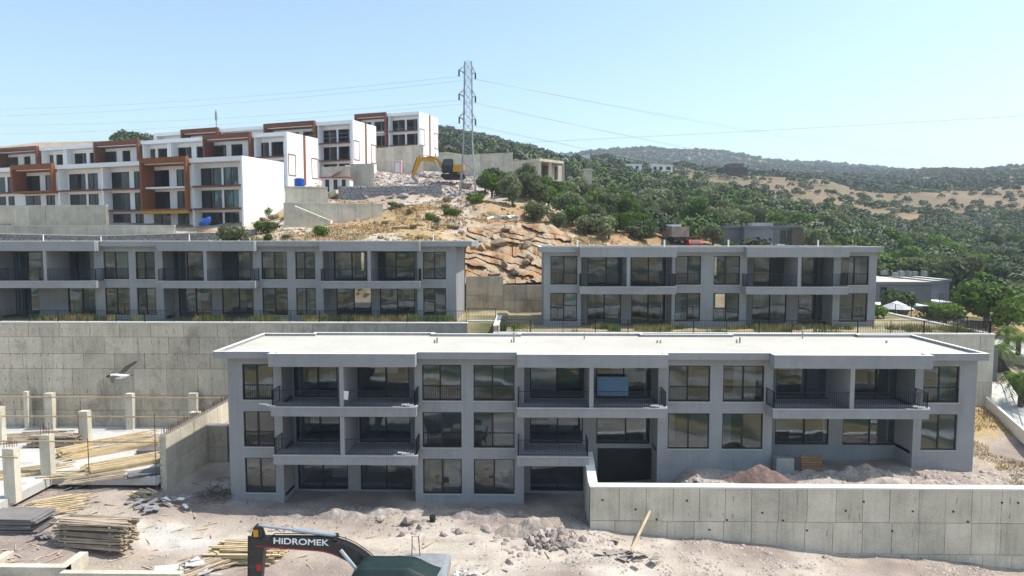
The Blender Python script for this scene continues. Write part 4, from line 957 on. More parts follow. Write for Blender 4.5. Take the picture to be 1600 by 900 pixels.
# white far villas and the maroon house
def villa(label, boxes, d, wins=(), mat='white'):
    rt = house(label, d, [(a, b, t, zb, d + o, d + o + 9) for a, b, t, zb, o in boxes], 'villa', mat, 'offwhite')
    for (a, b, ya, yb, o) in wins: MB().box(X(a, d+o, ya), X(b, d+o, ya), d + o - .04, d + o - .003, Z(yb, d+o), Z(ya, d+o)).build('window', 'darkvoid', rt)
villa('white villa with a taller right wing among the far trees', [(955, 981, 260.5, 36, 2), (978, 1003, 256.5, 36, 0)], 270, [(960, 963, 263, 266, 2), (968, 972, 263, 266, 2), (984, 988, 260, 264, 0), (993, 998, 260, 264, 0)])
villa('white villa with open porch right of the taller villa', [(1017, 1051, 258.5, 36, 0)], 285, [(1021, 1026, 261, 266, 0), (1030, 1035, 261, 266, 0), (1041, 1048, 261, 266, 0)])
villa('tiny white house high on the slope right of the lattice tower', [(786, 800, 238, 38, 0)], 250, [(790, 793, 240, 243, 0)])
villa('low white far house over the thicket', [(877, 894, 240.5, 42, 0), (908, 922, 242, 42, 3)], 330, [(882, 886, 242, 244, 0)])
villa('maroon villa on the crest of the straw-coloured hill', [(1128, 1168, 262, 38, 0), (1140, 1162, 256, 38, 2)], 335, [(1132, 1138, 264, 270, 0), (1146, 1156, 264, 270, 0)], 'purple')

# ------------------------------------------------------------------ lattice tower and lines
DT = 104; tb = W(731, 318, DT); tt = W(731.5, 97, DT); H = tt.z - tb.z + 1.0; zb = tb.z - 1.0
tw = thing('lattice_tower', 'tall grey steel lattice tower on the bare slope', 'tower', (tb.x, DT, zb))
hw = lambda t: np.interp(t, [0, .45, 1], [1.35, .68, .52])
cx = lambda t: tb.x + (tt.x - tb.x) * t
m = MB(); N_ = 15; ts = [i / N_ for i in range(N_ + 1)]
cor = lambda t: [Vector((cx(t) + sx*hw(t), DT + sy*hw(t), zb + H*t)) for sx, sy in ((-1,-1),(1,-1),(1,1),(-1,1))]
for k in range(4): m2 = MB(); [m2.bar(cor(a)[k], cor(b)[k], .10) for a, b in zip(ts[:-1], ts[1:])]; m2.build('leg', 'steel', tw)
for a, b in zip(ts[:-1], ts[1:]):
    A, B = cor(a), cor(b)
    for k in range(4):
        j = (k+1) % 4; m.bar(A[k], B[j], .045); m.bar(A[j], B[k], .045); m.bar(B[k], B[j], .045)
m.build('bracing', 'steel', tw)
arms = []
for py in (113, 150, 186):
    z = W(731, py, DT).z
    for s in (-1, 1):
        m = MB(); e = Vector((tb.x + s*1.15, DT + s*.9, z + .2)); t = (z - zb) / H
        for c_ in ((.5, -.5), (.5, .5)): m.bar((cx(t) + s*hw(t), DT + c_[1], z - .15), e, .09); m.bar((cx(t) + s*hw(t), DT + c_[1], z + .9), e, .07)
        m.build('cross_arm', 'steel', tw)
        i_ = MB(); i_.tube([e + Vector((0,0,-.05)), e + Vector((0,0,-1.0))], .09, 6)
        for q in range(5): i_.tube([e + Vector((0,0,-.2-.17*q)), e + Vector((0,0,-.26-.17*q))], .16, 6)
        i_.build('insulator', 'frame', tw); arms.append(e + Vector((0, 0, -1.0)))
def wire(a, b, sag, label, r=.019, n=28):
    pts = [Vector(a).lerp(Vector(b), k/n) - Vector((0, 0, sag * 4 * (k/n) * (1 - k/n))) for k in range(n+1)]
    tag(MB().tube(pts, r, 4).build('power_line', 'wire'), label, 'power line', 'power lines on the lattice tower')
for i, (pyl, pyr) in enumerate(((168, 263), (175, 270), (188, 322), (200, 330), (224, 348), (228, 357))):
    a = arms[i]; pl = W(-300, pyl + (6 if i % 2 else 0), 150); wire(a, pl, 2.2, 'thin overhead power line strung from the lattice tower toward the white rows' if True else '')
    pr = W(1720, pyr, 260); wire(a, pr, 3, 'thin overhead power line strung from the lattice tower across the valley')
a, b = W(700, 228, 500), W(1900, 163, 330); wire(a, b, 1, 'single overhead line crossing the sky above the far ridge', .09)

# ------------------------------------------------------------------ excavators
def excavator(label, d, tip, bend, foot, stick_end, body, cabx, ground_z, paint, cabmat, bucket, s, words=None, tarp=False, thick=.5):
    """all pixel pairs on the plane y=d; the machine faces left"""
    P = lambda q: W(q[0], q[1], d); tp, bd, ft, se = P(tip), P(bend), P(foot), P(stick_end); bx0, bx1 = X(body[0], d), X(body[1], d)
    rt = thing('excavator', label, 'excavator', ((bx0 + bx1)/2, d, ground_z)); t = thick
    def offs(p, q, h): v = (q - p).normalized(); n = Vector((-v.z, 0, v.x)); n = n if n.z > 0 or abs(n.z) < .01 else -n; return n * h
    # boom: banana-shaped box beam
    n1, n2 = offs(tp, bd, t*.36), offs(bd, ft, t*.5)
    nm = (n1 + n2).normalized() * t * .62
    mid1, mid2 = bd.lerp(tp, .28), bd.lerp(ft, .3)
    q0 = tp.lerp(bd, .62); cv = [tp.lerp(q0, k/4) for k in range(4)] + [q0*(1-u)**2 + bd*2*u*(1-u) + ft*u*u for u in [k/9 for k in range(10)]]
    top, bot = [], []
    for i, p in enumerate(cv):
        v_ = (cv[min(i+1, len(cv)-1)] - cv[max(i-1, 0)]).normalized(); nn = Vector((-v_.z, 0, v_.x)); nn = nn if nn.z > 0 else -nn
        hh = t * np.interp(i/(len(cv)-1), [0, .3, .6, .8, 1], [.27, .40, .50, .46, .30]); top.append(p + nn*hh); bot.append(p - nn*hh)
    m = MB(); w = .27 * s; K = len(cv)
    m.add([(p.x, d - w, p.z) for p in top] + [(p.x, d - w, p.z) for p in bot] + [(p.x, d + w, p.z) for p in top] + [(p.x, d + w, p.z) for p in bot],
          [f for i in range(K-1) for f in ((i, K+i, K+i+1, i+1), (2*K+i, 2*K+i+1, 3*K+i+1, 3*K+i), (i, i+1, 2*K+i+1, 2*K+i), (K+i, 3*K+i, 3*K+i+1, K+i+1))] + [(0, 2*K, 3*K, K), (K-1, 2*K-1, 4*K-1, 3*K-1)])
    bm_ = m.build('boom', paint, rt)
    if words:
        cu = bpy.data.curves.new('lettering', 'FONT'); cu.body = words; cu.size = .46; cu.extrude = .004; cu.offset = .009; cu.align_x = 'CENTER'; cu.align_y = 'CENTER'
        to = bpy.data.objects.new('tmp', cu); col.objects.link(to); bpy.context.view_layer.update(); tm = bpy.data.meshes.new_from_object(to); bpy.data.objects.remove(to)
        tm.materials.append(M['letter']); lo = bpy.data.objects.new('lettering', tm); col.objects.link(lo); lo.parent = bm_
        c_ = W(470, 847, d - w); lo.location = (c_.x - rt.location.x, d - w - .006 - rt.location.y, c_.z - rt.location.z); lo.rotation_euler = (R(90), math.atan2(-(bd.z - tp.z), bd.x - tp.x), 0); lo.scale = (1.12, .86, 1)
        m = MB(); [m.bar(bot[i] + Vector((0, -w - .004, .05)), bot[i+1] + Vector((0, -w - .004, .05)), .012, .04) for i in range(0, 7)]; m.build('red_stripe', 'red', bm_)
    # stick
    v = (se - tp).normalized(); n = Vector((v.z, 0, -v.x)); n = n if n.x > 0 else -n; up = tp - v * .75 * s
    m = MB(); a, b, c_, e = up + n*.1*s, tp + n*.38*s, tp - n*.34*s, up - n*.14*s
    m.prism([(a.x, a.z), (b.x, b.z), ((se + n*.2*s).x, (se + n*.2*s).z), ((se - n*.2*s).x, (se - n*.2*s).z), (c_.x, c_.z), (e.x, e.z)], d - .2*s, d + .2*s); st = m.build('stick', paint, rt)
    if words: MB().box(tp.x - .12, tp.x + .1, d - .2*s - .012, d - .2*s - .002, tp.z + .28, tp.z + .62).build('warning_plate', 'yellow', st); MB().box(tp.x - .02, tp.x + .22, d - .2*s - .012, d - .2*s - .002, tp.z - 1.35, tp.z - 1.05).build('red_badge', 'red', st)
    # cylinders and hoses
    m = MB(); c1, c2 = up + n*.02, top[6] + Vector((0, 0, .22*s)); md_ = c1.lerp(c2, .45)
    m.tube([c1, md_], .065*s, 10); cy = m.build('cylinder_rod', 'chrome', rt); MB().tube([md_, c2], .11*s, 10).build('cylinder', 'chrome' if words else paint, rt)
    m = MB(); m.bar(c2 - Vector((0, .1, .25*s)), c2 + Vector((0, .1, .05)), .16*s, .3*s); m.build('cylinder_bracket', paint, rt)
    m = MB()
    for k in range(4):
        o = Vector((0, -.2*s + .13*s*k, 0)); m.tube([tp + n*.3 + o] + [p + Vector((.03, 0, .07 + .03*(k % 2))) + o for p in top[1:]], .022*s, 5)
    m.build('hose', 'rubber', rt)
    lift = MB()
    for q in (-1, 1): lift.tube([bd.lerp(tp, .12) - nm*.3 + Vector((0, q*(w+.1*s), 0)), Vector((ft.x - .35*s, d + q*(w+.1*s), ft.z - .35*s))], .085*s, 8)
    lift.build('lift_cylinder', 'chrome', rt)
    m = MB(); m.tube([tp - v*.2 - n*.42*s, se - n*.36*s - v*.6*s], .07*s, 8); m.build('bucket_cylinder', 'black', rt)
    # bucket
    m = MB(); bk = se; pr = [(bk.x - .25*s, bk.z + .15*s), (bk.x + .3*s, bk.z + .1*s), (bk.x + .85*s, bk.z - .45*s), (bk.x + .8*s, bk.z - 1.0*s), (bk.x + .3*s, bk.z - 1.25*s), (bk.x + .25*s, bk.z - 1.05*s), (bk.x + .45*s, bk.z - .75*s), (bk.x - .1*s, bk.z - .2*s)]
    m.prism(pr, d - .55*s, d + .55*s)
    for k in range(5): m.box(bk.x + .05*s, bk.x + .3*s, d - .5*s + k*.23*s, d - .42*s + k*.23*s, bk.z - 1.33*s, bk.z - 1.2*s)
    m.build('bucket', bucket, rt)
    # upper works
    zt = ground_z + (.9 if tarp else 1.05)*s; hb = (.85 if tarp else 1.15)*s
    m = MB(); m.prism([(bx0, zt), (bx1 - .25*s, zt), (bx1, zt + .3*s), (bx1, zt + hb*.92), (bx1 - .2*s, zt + hb), (bx0 + 1.9*s, zt + hb), (bx0 + 1.8*s, zt + .55*s), (bx0, zt + .45*s)], d - 1.3*s, d + 1.3*s); bo = m.build('body', 'steel' if tarp else paint, rt)
    m = MB()
    for k in range(9): m.box(bx1 - 1.5*s + k*.13*s, bx1 - 1.43*s + k*.13*s, d - .9*s, d - .2*s, zt + hb + .002, zt + hb + .02)
    m.build('vent', 'black', bo)
    m = MB(); hx = bx0 + 2.2*s
    if tarp: m.tube([(hx, d + 1.1, zt + hb), (hx + .03, d + 1.1, zt + hb + .95), (hx + .33, d + 1.1, zt + hb + .95), (hx + .4, d + 1.1, zt + hb)], .022, 6); m.build('handrail', 'black', rt)
    ca, cb = X(cabx[0], d), X(cabx[1], d); ch = (1.3 if tarp else 2.0)*s
    m = MB(); pr = [(ca, zt), (cb, zt), (cb, zt + ch*.97), (cb - .1*s, zt + ch), (ca + .35*s, zt + ch), (ca + .05*s, zt + ch*.55)]
    m.prism(pr, d - 1.35*s, d - .3*s); cbm = m.build('cab', cabmat, rt)
    m = MB(); m.prism([(ca + .2*s, zt + .95*s), (cb - .15*s, zt + .95*s), (cb - .15*s, zt + ch - .15*s), (ca + .42*s, zt + ch - .15*s)], d - 1.365*s, d - 1.352*s); m.build('window', 'glass_teal', cbm)
    if tarp:
        m = MB(); rg = random.Random(3); nx_, ny_ = 14, 9; vs = []
        ta, tb_ = ca - .12, cb + 1.75
        for j in range(ny_):
            for i in range(nx_):
                u, v_ = i/(nx_-1), j/(ny_-1); x = ta + (tb_ - ta)*u; y = d - 1.56 if j == 0 else d - 1.5 + 1.6*max(0, v_ - .13)/.87; edge = min(v_, 1 - v_)*ny_
                z = zt + ch + .09 - max(0, (u - .62))*1.9 - (1.0 if v_ == 0 or v_ == 1 else 0) - (.35 if u in (0, 1) else 0) + rg.uniform(-.035, .035); vs.append((x, y, z))
        m.add(vs, [(j*nx_+i, j*nx_+i+1, (j+1)*nx_+i+1, (j+1)*nx_+i) for j in range(ny_-1) for i in range(nx_-1)]); m.build('tarpaulin', 'tarp', rt, smooth=True)
    MB().tube([((bx0+bx1)/2, d, ground_z + .7*s), ((bx0+bx1)/2, d, zt + .002)], .7*s, 16).build('slew_ring', 'black', rt)
    cxm = (bx0 + bx1)/2; Lh = 1.9*s
    for q in (-1, 1):
        y0_ = d + q*1.05*s; m = MB(); pr = [(cxm - Lh + .35*s, ground_z), (cxm + Lh - .35*s, ground_z), (cxm + Lh, ground_z + .35*s), (cxm + Lh - .15*s, ground_z + .72*s), (cxm - Lh + .15*s, ground_z + .72*s), (cxm - Lh, ground_z + .35*s)]
        m.prism(pr, y0_ - .3*s, y0_ + .3*s)
        for k in range(16): m.box(cxm - Lh + .3*s + k*.215*s, cxm - Lh + .42*s + k*.215*s, y0_ - .31*s, y0_ + .31*s, ground_z + .721*s, ground_z + .76*s)
        m.build('track', 'rubber', rt)
    MB().box(cxm - .8*s, cxm + .8*s, d - .74*s, d + .74*s, ground_z + .3*s, ground_z + .7*s).build('undercarriage', 'black', rt)
    return rt
excavator('black excavator with white lettering on its boom and a dark green tarpaulin', 31, (403, 845), (556, 851), (606, 915), (400, 940), (560, 698), (560, 640), hz(-5, 31) - .05, 'black', 'black', 'black', 1.0, 'HiDROMEK', True, .66)
excavator('yellow excavator with lowered bucket working on the rubble slope', 110, (655, 249), (684, 250), (697, 268), (645, 277), (694, 727), (694, 711), Z(280, 110), 'yellow', 'frame', 'steel', 1.0, thick=.75)

# ------------------------------------------------------------------ the timber yard at the left
def mound(label, px, py, z, rx, ry, h, mat, seed, name='soil_mound'):
    g = at(px, py, z); n_ = 26; vs = []; fs = []
    for j in range(n_):
        for i in range(n_):
            u, v = i/(n_-1)*2 - 1, j/(n_-1)*2 - 1; r_ = math.hypot(u, v); x, y = g.x + u*rx, g.y + v*ry
            hh = h*max(0, math.cos(min(1, r_)*math.pi/2))**1.3; nz = float(fbm(np.array([x]), np.array([y]), 1.2, seed)[0])
            vs.append((x, y, z - .12 + hh*(1 + nz*1.3) + nz*.12*(r_ < 1)))
    for j in range(n_-1):
        for i in range(n_-1): fs.append((j*n_+i, j*n_+i+1, (j+1)*n_+i+1, (j+1)*n_+i))
    return tag(MB().add(vs, fs).build(name, mat), label, 'soil mound')
palesoil0 = pm('pale_bank_soil', (.36, .30, .245), var=.22, scale=1, fine=6, bump=.4)
SZ = 1.38
m = MB(); xa, xm, xb = -60, X(82, 43.3, 757), -22.9
xb = X(260, 43.7, 720) - .43; m.box(xm, xb, 43.3, 55.2, SZ - .55, SZ); m.box(xa, xm - .002, 38.5, 55.2, SZ - .55, SZ - .001)
tag(m.build('foundation_slab', 'slab'), 'pale concrete foundation slab carrying timber and short columns', 'slab')
def column(px0, px1, d, ztop, rebar=True):
    xa, xb = X(px0, d, 690), X(px1, d, 690); rt = thing('concrete_column', 'bare concrete column stub rising from the pale foundation slab', 'column', ((xa+xb)/2, d, SZ), group='columns on the foundation slab')
    MB().box(xa, xb, d, d + .5, SZ - .3, ztop).build('shaft', 'conc2', rt)
    if rebar:
        m = MB()
        for i in range(4):
            for j in (0, 1): x = xa + .08 + (xb - xa - .16)*i/3; m.bar((x, d + .08 + .34*j, ztop - .05), (x + random.uniform(-.04, .04), d + .08 + .34*j, ztop + random.uniform(.35, .75)), .022)
        m.build('rebar', 'rebar', rt)
for a, b, d, pt, rb in ((2, 20, 39.5, 706, True), (61, 77, 43.5, 684, True), (124, 138, 50.2, 646, False), (72, 84, 54.2, 618, False), (198, 209, 54.3, 618, False), (40, 46, 54.5, 615, False), (296, 309, 54.4, 617, False), (297, 312, 51.5, 647, False), (-6, 3, 50, 640, True)):
    column(a, b, d, Z(pt, d), rb)
def beam(pa, pb, d, py, posts, label):
    a, b = W(pa, py, d), W(pb, py + 2, d); rt = thing('guard_rail', label, 'guard rail', (a.x, d, SZ)); MB().bar(a, b, .05, .10).build('timber', 'wood', rt)
    for q in posts:
        p = W(q, py, d - .08); MB().tube([(p.x, d - .08, SZ - .8), (p.x, d - .08, p.z + .15)], .028, 6).build('post', 'rebar', rt)
beam(-20, 350, 54.15, 620, (), 'long yellow timber rail across the farthest columns before the stained wall')
beam(-20, 300, 50.1, 650, (122, 241), 'yellow timber rail across the middle of the foundation slab')
beam(-20, 248, 43.4, 689, (137, 242), 'yellow timber rail along the near edge of the foundation slab')
beam(-20, 28, 39.4, 713, (), 'short timber rail fixed to the nearest column stub')
# side wall with rebar
rt = thing('concrete_wall', 'freshly cast concrete wall with starter bars on top beside the timber yard', 'wall', (-22.9, 49, 0)); xw = X(260, 43.7, 720)
MB().box(xw - .42, xw, 43.7, 55.1, -.2, 4.02).build('core', 'joint', rt)
for k in range(6):
    for (a, b) in ((.0, 2.0), (2.03, 4.0)): MB().box(xw + .001, xw + random.uniform(.01, .03), 43.72 + k*1.9, 43.72 + k*1.9 + 1.87, a, b).build('panel', 'conc2', rt)
for (a, b) in ((.0, 2.0), (2.03, 4.0)): MB().box(xw - .41, xw - .01, 43.67, 43.698, a, b).build('panel', 'conc2', rt)
m = MB()
for k in range(46): y = 43.8 + k*.245; m.bar((xw - .1, y, 3.98), (xw - .1 + random.uniform(-.05, .05), y, 4.35 + random.uniform(0, .2)), .02); m.bar((xw - .34, y, 3.98), (xw - .34 + random.uniform(-.05, .05), y, 4.3 + random.uniform(0, .2)), .02)
for k in range(9): m.bar((xw - .32, 43.69, .5 + k*.4), (xw - .3 + random.uniform(-.1, .1), 43.35, .5 + k*.4), .02)
m.build('rebar', 'rebar', rt)
panel_wall('retaining_wall', 'small brown-stained wall closing the gap at the left end of the lowest storey', xw + .01, X(357, 49.8, 700), 49.6, -.3, Z(668, 49.6), [1.6, 1.8], 2.3, 'conc', .35, cap=True)
# timber piles
def plank_mesh(L, w, h, mat): m = MB(); m.box(-L/2, L/2, -w/2, w/2, 0, h); me = m.mesh('plank'); me.materials.append(M[mat]); return me
def pile(label, x, y, z, rotz, nlay, per, L, w=.14, h=.07, mat='wood', mess=.1, name='timber_pile', cat='timber pile', spread=1.15, bearers=True):
    rt = thing(name, label, cat, (x, y, z), rotz); ms = [plank_mesh(L*k, w, h, mat) for k in (1, .92, .8)]; rg = random.Random(int(abs(x*31 + y*7))); zz = 0
    for l in range(nlay):
        if bearers and l % 3 == 0:
            for q in (-.33, .3): o = bpy.data.objects.new('bearer', ms[2]); col.objects.link(o); o.parent = rt; o.location = (L*q, 0, zz); o.rotation_euler = (0, 0, R(90)); o.scale = (per*w*spread/(L*.8), .7, 1)
            zz += h
        for k in range(per):
            if rg.random() < .08: continue
            o = bpy.data.objects.new('plank', rg.choice(ms)); col.objects.link(o); o.parent = rt
            o.location = (rg.uniform(-mess, mess)*L*.6, (k - per/2 + .5)*w*spread + rg.uniform(-.02, .02), zz + rg.uniform(0, .012)); o.rotation_euler = (rg.uniform(-.05, .05), rg.uniform(-.01, .01), rg.gauss(0, mess*.35))
        zz += h*1.06
    return rt
def gpile(label, px, py, z=None, **k):
    g = at(px, py, z if z is not None else .1); zz = z if z is not None else hz(g.x, g.y); g = at(px, py, zz); return pile(label, g.x, g.y, zz, **k)
gpile('neat stack of weathered timber boards on the open dirt', 152, 852, rotz=R(-6), nlay=13, per=8, L=4.1, mat='oldwood', mess=.07, h=.075)
gpile('loose pile of sawn boards under the black excavator boom', 385, 873, rotz=R(-3), nlay=7, per=8, L=3.6, mess=.16, spread=1.5)
gpile('splayed heap of offcut boards and slats beside the white dust patch', 318, 885, rotz=R(48), nlay=4, per=8, L=2.3, mat='oldwood', mess=.35, bearers=False, spread=1.6)
gpile('wide stack of dark plywood sheets beside the timber stack', 30, 826, rotz=R(-2), nlay=14, per=1, L=3.2, w=1.7, h=.06, mat='ply', mess=.05, name='plywood_stack', cat='plywood', bearers=False)
gpile('long yellow timber poles fanned out across the foundation slab', 195, 728, z=SZ, rotz=R(38), nlay=4, per=9, L=4.6, mess=.10, spread=1.9, w=.11, h=.09, bearers=False)
gpile('yellow timber poles lying behind the fanned poles', 178, 704, z=SZ, rotz=R(42), nlay=3, per=7, L=7.0, mess=.07, spread=2.4, w=.1, h=.09, bearers=False)
gpile('short timber props stacked beside the tall middle column', 118, 712, z=SZ, rotz=R(50), nlay=6, per=6, L=2.2, mess=.1, w=.12, h=.11, bearers=False)
gpile('grey weathered board stack behind the near rail', 85, 697, z=SZ, rotz=R(4), nlay=8, per=6, L=3.6, mat='oldwood', mess=.06, h=.08)
gpile('dark plywood sheets lying at the slab edge by the fresh wall', 232, 740, z=SZ, rotz=R(28), nlay=4, per=2, L=2.4, w=.6, h=.04, mat='ply', mess=.12, name='plywood_stack', cat='plywood', bearers=False)
gpile('small dark plywood stack below the fanned poles end', 237, 706, z=SZ, rotz=R(12), nlay=5, per=1, L=1.8, w=1.0, h=.05, mat='ply', mess=.04, name='plywood_stack', cat='plywood', bearers=False)
gpile('loose boards scattered before the slab edge', 95, 790, rotz=R(30), nlay=2, per=8, L=2.6, mess=.4, spread=2.6, bearers=False, mat='wood')
gpile('old boards dropped on the slab near the leftmost column', 25, 742, z=SZ, rotz=R(35), nlay=3, per=6, L=4.5, mess=.1, spread=2.2, bearers=False)
gpile('pale offcuts lying in the dirt before the fresh wall', 222, 772, rotz=R(-25), nlay=2, per=5, L=1.2, mess=.5, spread=2, bearers=False)
for k, (px, py, L_, rz_) in enumerate(((60, 735, 3.4, 35), (20, 690, 4.0, 20), (160, 690, 5, 36), (210, 690, 4, 44), (105, 742, 3.0, 15), (150, 748, 3.4, 30), (215, 680, 3, 40), (60, 680, 4.2, 8))):
    gpile(('loose timbers strewn on the foundation slab', 'few dropped boards on the foundation slab')[k % 2], px, py, z=SZ, rotz=R(rz_), nlay=1 + k % 2, per=5, L=L_, mess=.25, spread=3.2, w=.1, h=.06, bearers=False, mat=('wood', 'oldwood')[k % 2])['group'] = 'loose timber on the foundation slab'
def sheet_heap(label, px, py, n, size, mat, seed, name='sheet_heap', cat='scrap heap', z=None, spread=1.2):
    rg = random.Random(seed); g = at(px, py, .1 if z is None else z); zz = hz(g.x, g.y) if z is None else z; rt = thing(name, label, cat, (g.x, g.y, zz))
    for k in range(n):
        MB().obox((g.x + rg.gauss(0, spread), g.y + rg.gauss(0, spread*.55), zz + .06 + rg.random()*.22), (size*rg.uniform(.5, 1.3), size*rg.uniform(.3, .8), .03), Euler((rg.uniform(-.4, .4), rg.uniform(-.4, .4), rg.uniform(0, 3)))).build('sheet', mat, rt)
sheet_heap('spread of pale blue-grey sheet scraps on the dirt', 235, 797, 34, .5, 'steel', 1)
sheet_heap('grey sheet scraps at the slab corner', 115, 770, 14, .6, 'steel', 2, spread=.7)
sheet_heap('grey slabs thrown beside the splayed offcut heap', 300, 890, 12, .9, 'slab', 3, spread=.6)
sheet_heap('broken concrete slabs dumped at the foot of the weep-hole wall', 968, 862, 16, .75, 'rubble', 4, spread=1.0)
sheet_heap('white crumpled scraps on the ground before the rubble heap', 728, 890, 14, .25, 'debris', 5, spread=.35)
sheet_heap('dark crumpled tarp scraps beside the timber stack', 68, 858, 8, .5, 'ply', 6, spread=.25)
# rubble heap in front of the facade
rg = random.Random(12); g = at(865, 850, -.3); rt = thing('rubble_heap', 'heap of grey-pink rubble and broken blocks before the lowest storey', 'rubble heap', (g.x, g.y, -.4))
for k in range(190):
    r_ = rg.gauss(0, 1.6); q = rg.gauss(0, .8); hgt = max(0, .95 - abs(r_)*.38 - abs(q)*.4); s_ = rg.uniform(.07, .34)
    MB().blob((g.x + r_, g.y + q, -.35 + hgt*rg.random()), (s_*1.4, s_, s_*.8), rg).build('block', 'rubble', rt)
for k, (px, py, s_) in enumerate(((595, 812, .45), (622, 818, .4), (640, 817, .7), (656, 826, .35), (632, 832, .5), (718, 832, .45), (693, 835, .35), (760, 827, .5))):
    g = at(px, py, 0); tag(MB().blob((g.x, g.y, hz(g.x, g.y) + s_*.2), (s_*.95, s_*.7, s_*.5), rg).build('boulder', 'rubble'), 'grey-pink stone block at the edge of the building shadow', 'rock', 'stones along the building shadow')
# plank against the wall
a = at(987, 870, -.75); tag(MB().bar((a.x, a.y, hz(a.x, a.y) + .03), (X(1016, 39.1, 797), 39.1, Z(797, 39.1)), .13, .06).build('plank', 'wood'), 'single yellow plank leaning on the weep-hole wall', 'plank')
g = at(676, 814, 0); tag(MB().tube([(g.x, g.y, hz(g.x, g.y)), (g.x, g.y, hz(g.x, g.y) + .38)], [.16, .2], 12).build('bucket', 'tarp'), 'small dark green bucket in the shadow of the facade', 'bucket')
# brush heap
rg = random.Random(4); g = at(338, 772, .2); m = MB(); zz = hz(g.x, g.y)
for k in range(170): c_ = Vector((g.x + rg.gauss(0, .8), g.y + rg.gauss(0, .7), zz + abs(rg.gauss(0, .4)))); v = Vector((rg.gauss(0, 1), rg.gauss(0, .6), rg.gauss(0, .35))).normalized()*rg.uniform(.4, 1.1); m.bar(c_ - v*.5, c_ + v*.5, .02)
rt = thing('brush_heap', 'heap of dark cut brush at the left foot of the grey building', 'brush', (g.x, g.y, zz)); stuff(m.build('twigs', 'bark', rt))
# pit beams at the lower left
rt = thing('footing_frame', 'concrete footing beams around open pits at the dirt edge', 'footing', (X(60, 34.8), 35, -.6)); m = MB(); zt = .95; 
zt = .95; A = at(0, 886, zt); B = at(95, 890, zt); C_ = at(285, 893, zt)
m.box(-40, B.x + .1, A.y, A.y + .4, -.5, zt); m.box(B.x + .12, C_.x, B.y - .3, B.y + .05, -.5, zt - .03); m.box(X(38, 34.8, 890), X(38, 34.8, 890) + .45, 33.6, A.y - .003, -.5, zt - .01); m.box(B.x - .35, B.x + .1, 33.6, A.y - .003, -.5, zt - .012); m.build('beam', 'conc2', rt)
mound('low pale dirt bank with a cut edge behind the rubble heap', 835, 832, -.15, 2.6, .9, .85, palesoil0, 21)
# loose scrap boards over the dirt, nobody could count them
rg = random.Random(55); m = MB()
for k in range(190):
    q = rg.uniform(-10, 330) if k < 140 else rg.uniform(330, 1000); yy = rg.uniform(772, 897) if k < 140 else rg.uniform(815, 880); g = at(q, yy, .2); z_ = hz(g.x, g.y)
    if (g.x < -22.6 and g.y > 42.8) or g.y > 42.3: continue
    m.obox((g.x, g.y, z_ + .03), (rg.uniform(.15, 1.3), rg.uniform(.03, .12), .03), Euler((rg.uniform(-.1, .1), rg.uniform(-.15, .15), rg.uniform(0, 3.1))))
o = stuff(m.build('scrap_boards', 'oldwood')); o['label'] = 'splinters and short scrap boards strewn over the dirt'; o['category'] = 'scrap'
# things in the yard and on the balconies
def crate(px, py, z, label, mat):
    g = at(px, py, z); rt = thing('pallet', label, 'pallet', (g.x, 42.4, z)); 
    for k in range(6): MB().obox((g.x, 42.3 + .1*k*.35, z + .1 + k*.15), (1.3, .1, .1), Euler((R(15), 0, 0))).build('slat', mat, rt)
    for q in (-.58, 0, .58): MB().obox((g.x + q, 42.48, z + .48), (.09, .1, .95), Euler((R(-13), 0, 0))).build('runner', mat, rt)
crate(1265, 733, 2.4, 'brown wooden pallet leaning on the facade in the rubble yard', pm('pallet_wood', (.27, .165, .085), rnd=.2, fine=12))
g = at(1222, 733, 2.4); m = MB(); rg = random.Random(8)
m.box(g.x - .55, g.x + .55, 42.1, 42.7, 2.2, 3.25); bag = tag(m.build('wrapped_pallet', 'steel'), 'pallet load wrapped in grey plastic film by the facade', 'wrapped load')
m = MB(); m.obox((X(957, 44.6, 610), 44.55, 7.25), (2.05, .06, 1.25), Euler((R(-12), 0, 0))); tag(m.build('insulation_board', 'bluefoam'), 'pale blue foam boards leaning on the top middle balcony', 'board')
for px, py, y, z in ((424, 636, 41.65, 6.57), (646, 638, 41.65, 6.57), (640, 716, 41.65, 3.5), (1036, 639, 41.65, 6.57), (1446, 642, 41.65, 6.57)):
    g = W(px, py, y); m = MB(); rgb = random.Random(px)
    for k in range(3): m.obox((g.x - .25*k, y + .02, z + .02 + .05*k), (.5, .16, .05), Euler((0, rgb.uniform(-.1, .1), rgb.uniform(-.2, .2))))
    tag(m.build('rail_offcut', 'offwhite'), 'small white offcuts left on a balcony edge of the lowest building', 'offcuts', 'offcuts on balcony edges')
g = W(541, 617, 41.7); tag(MB().obox((g.x, 41.62, g.z), (.3, .06, .55), Euler((0, .1, 0))).build('cement_bag', 'cap'), 'pale rag hanging on the divider of the top left balcony', 'rag')
# soil banks in the yard
pinksoil = pm('pink_brown_soil', (.19, .125, .105), var=.25, scale=1.2, fine=7, bump=.4); palesoil = pm('pale_soil', (.42, .36, .30), var=.22, scale=1, fine=6, bump=.4)
mound('dark red-brown soil bank in the rubble yard', 1178, 754, 2.2, 3.1, .85, .85, pinksoil, 3)
mound('grey soil bank heaped against the recessed wall of the yard', 1330, 742, 2.3, 4.2, .9, .7, 'rubble', 4)
mound('pale sunlit soil bank at the right end of the yard', 1420, 757, 2.2, 4.5, .75, .45, palesoil, 5)
for k, (px, py, rx, h) in enumerate(((520, 806, 3.2, .5), (760, 806, 3.5, .55), (620, 800, 3, .4))): mound('low dirt bank along the foot of the lowest storey', px, py, -.1, rx, .8, h, 'rubble', 10 + k)['group'] = 'dirt banks at the facade foot'
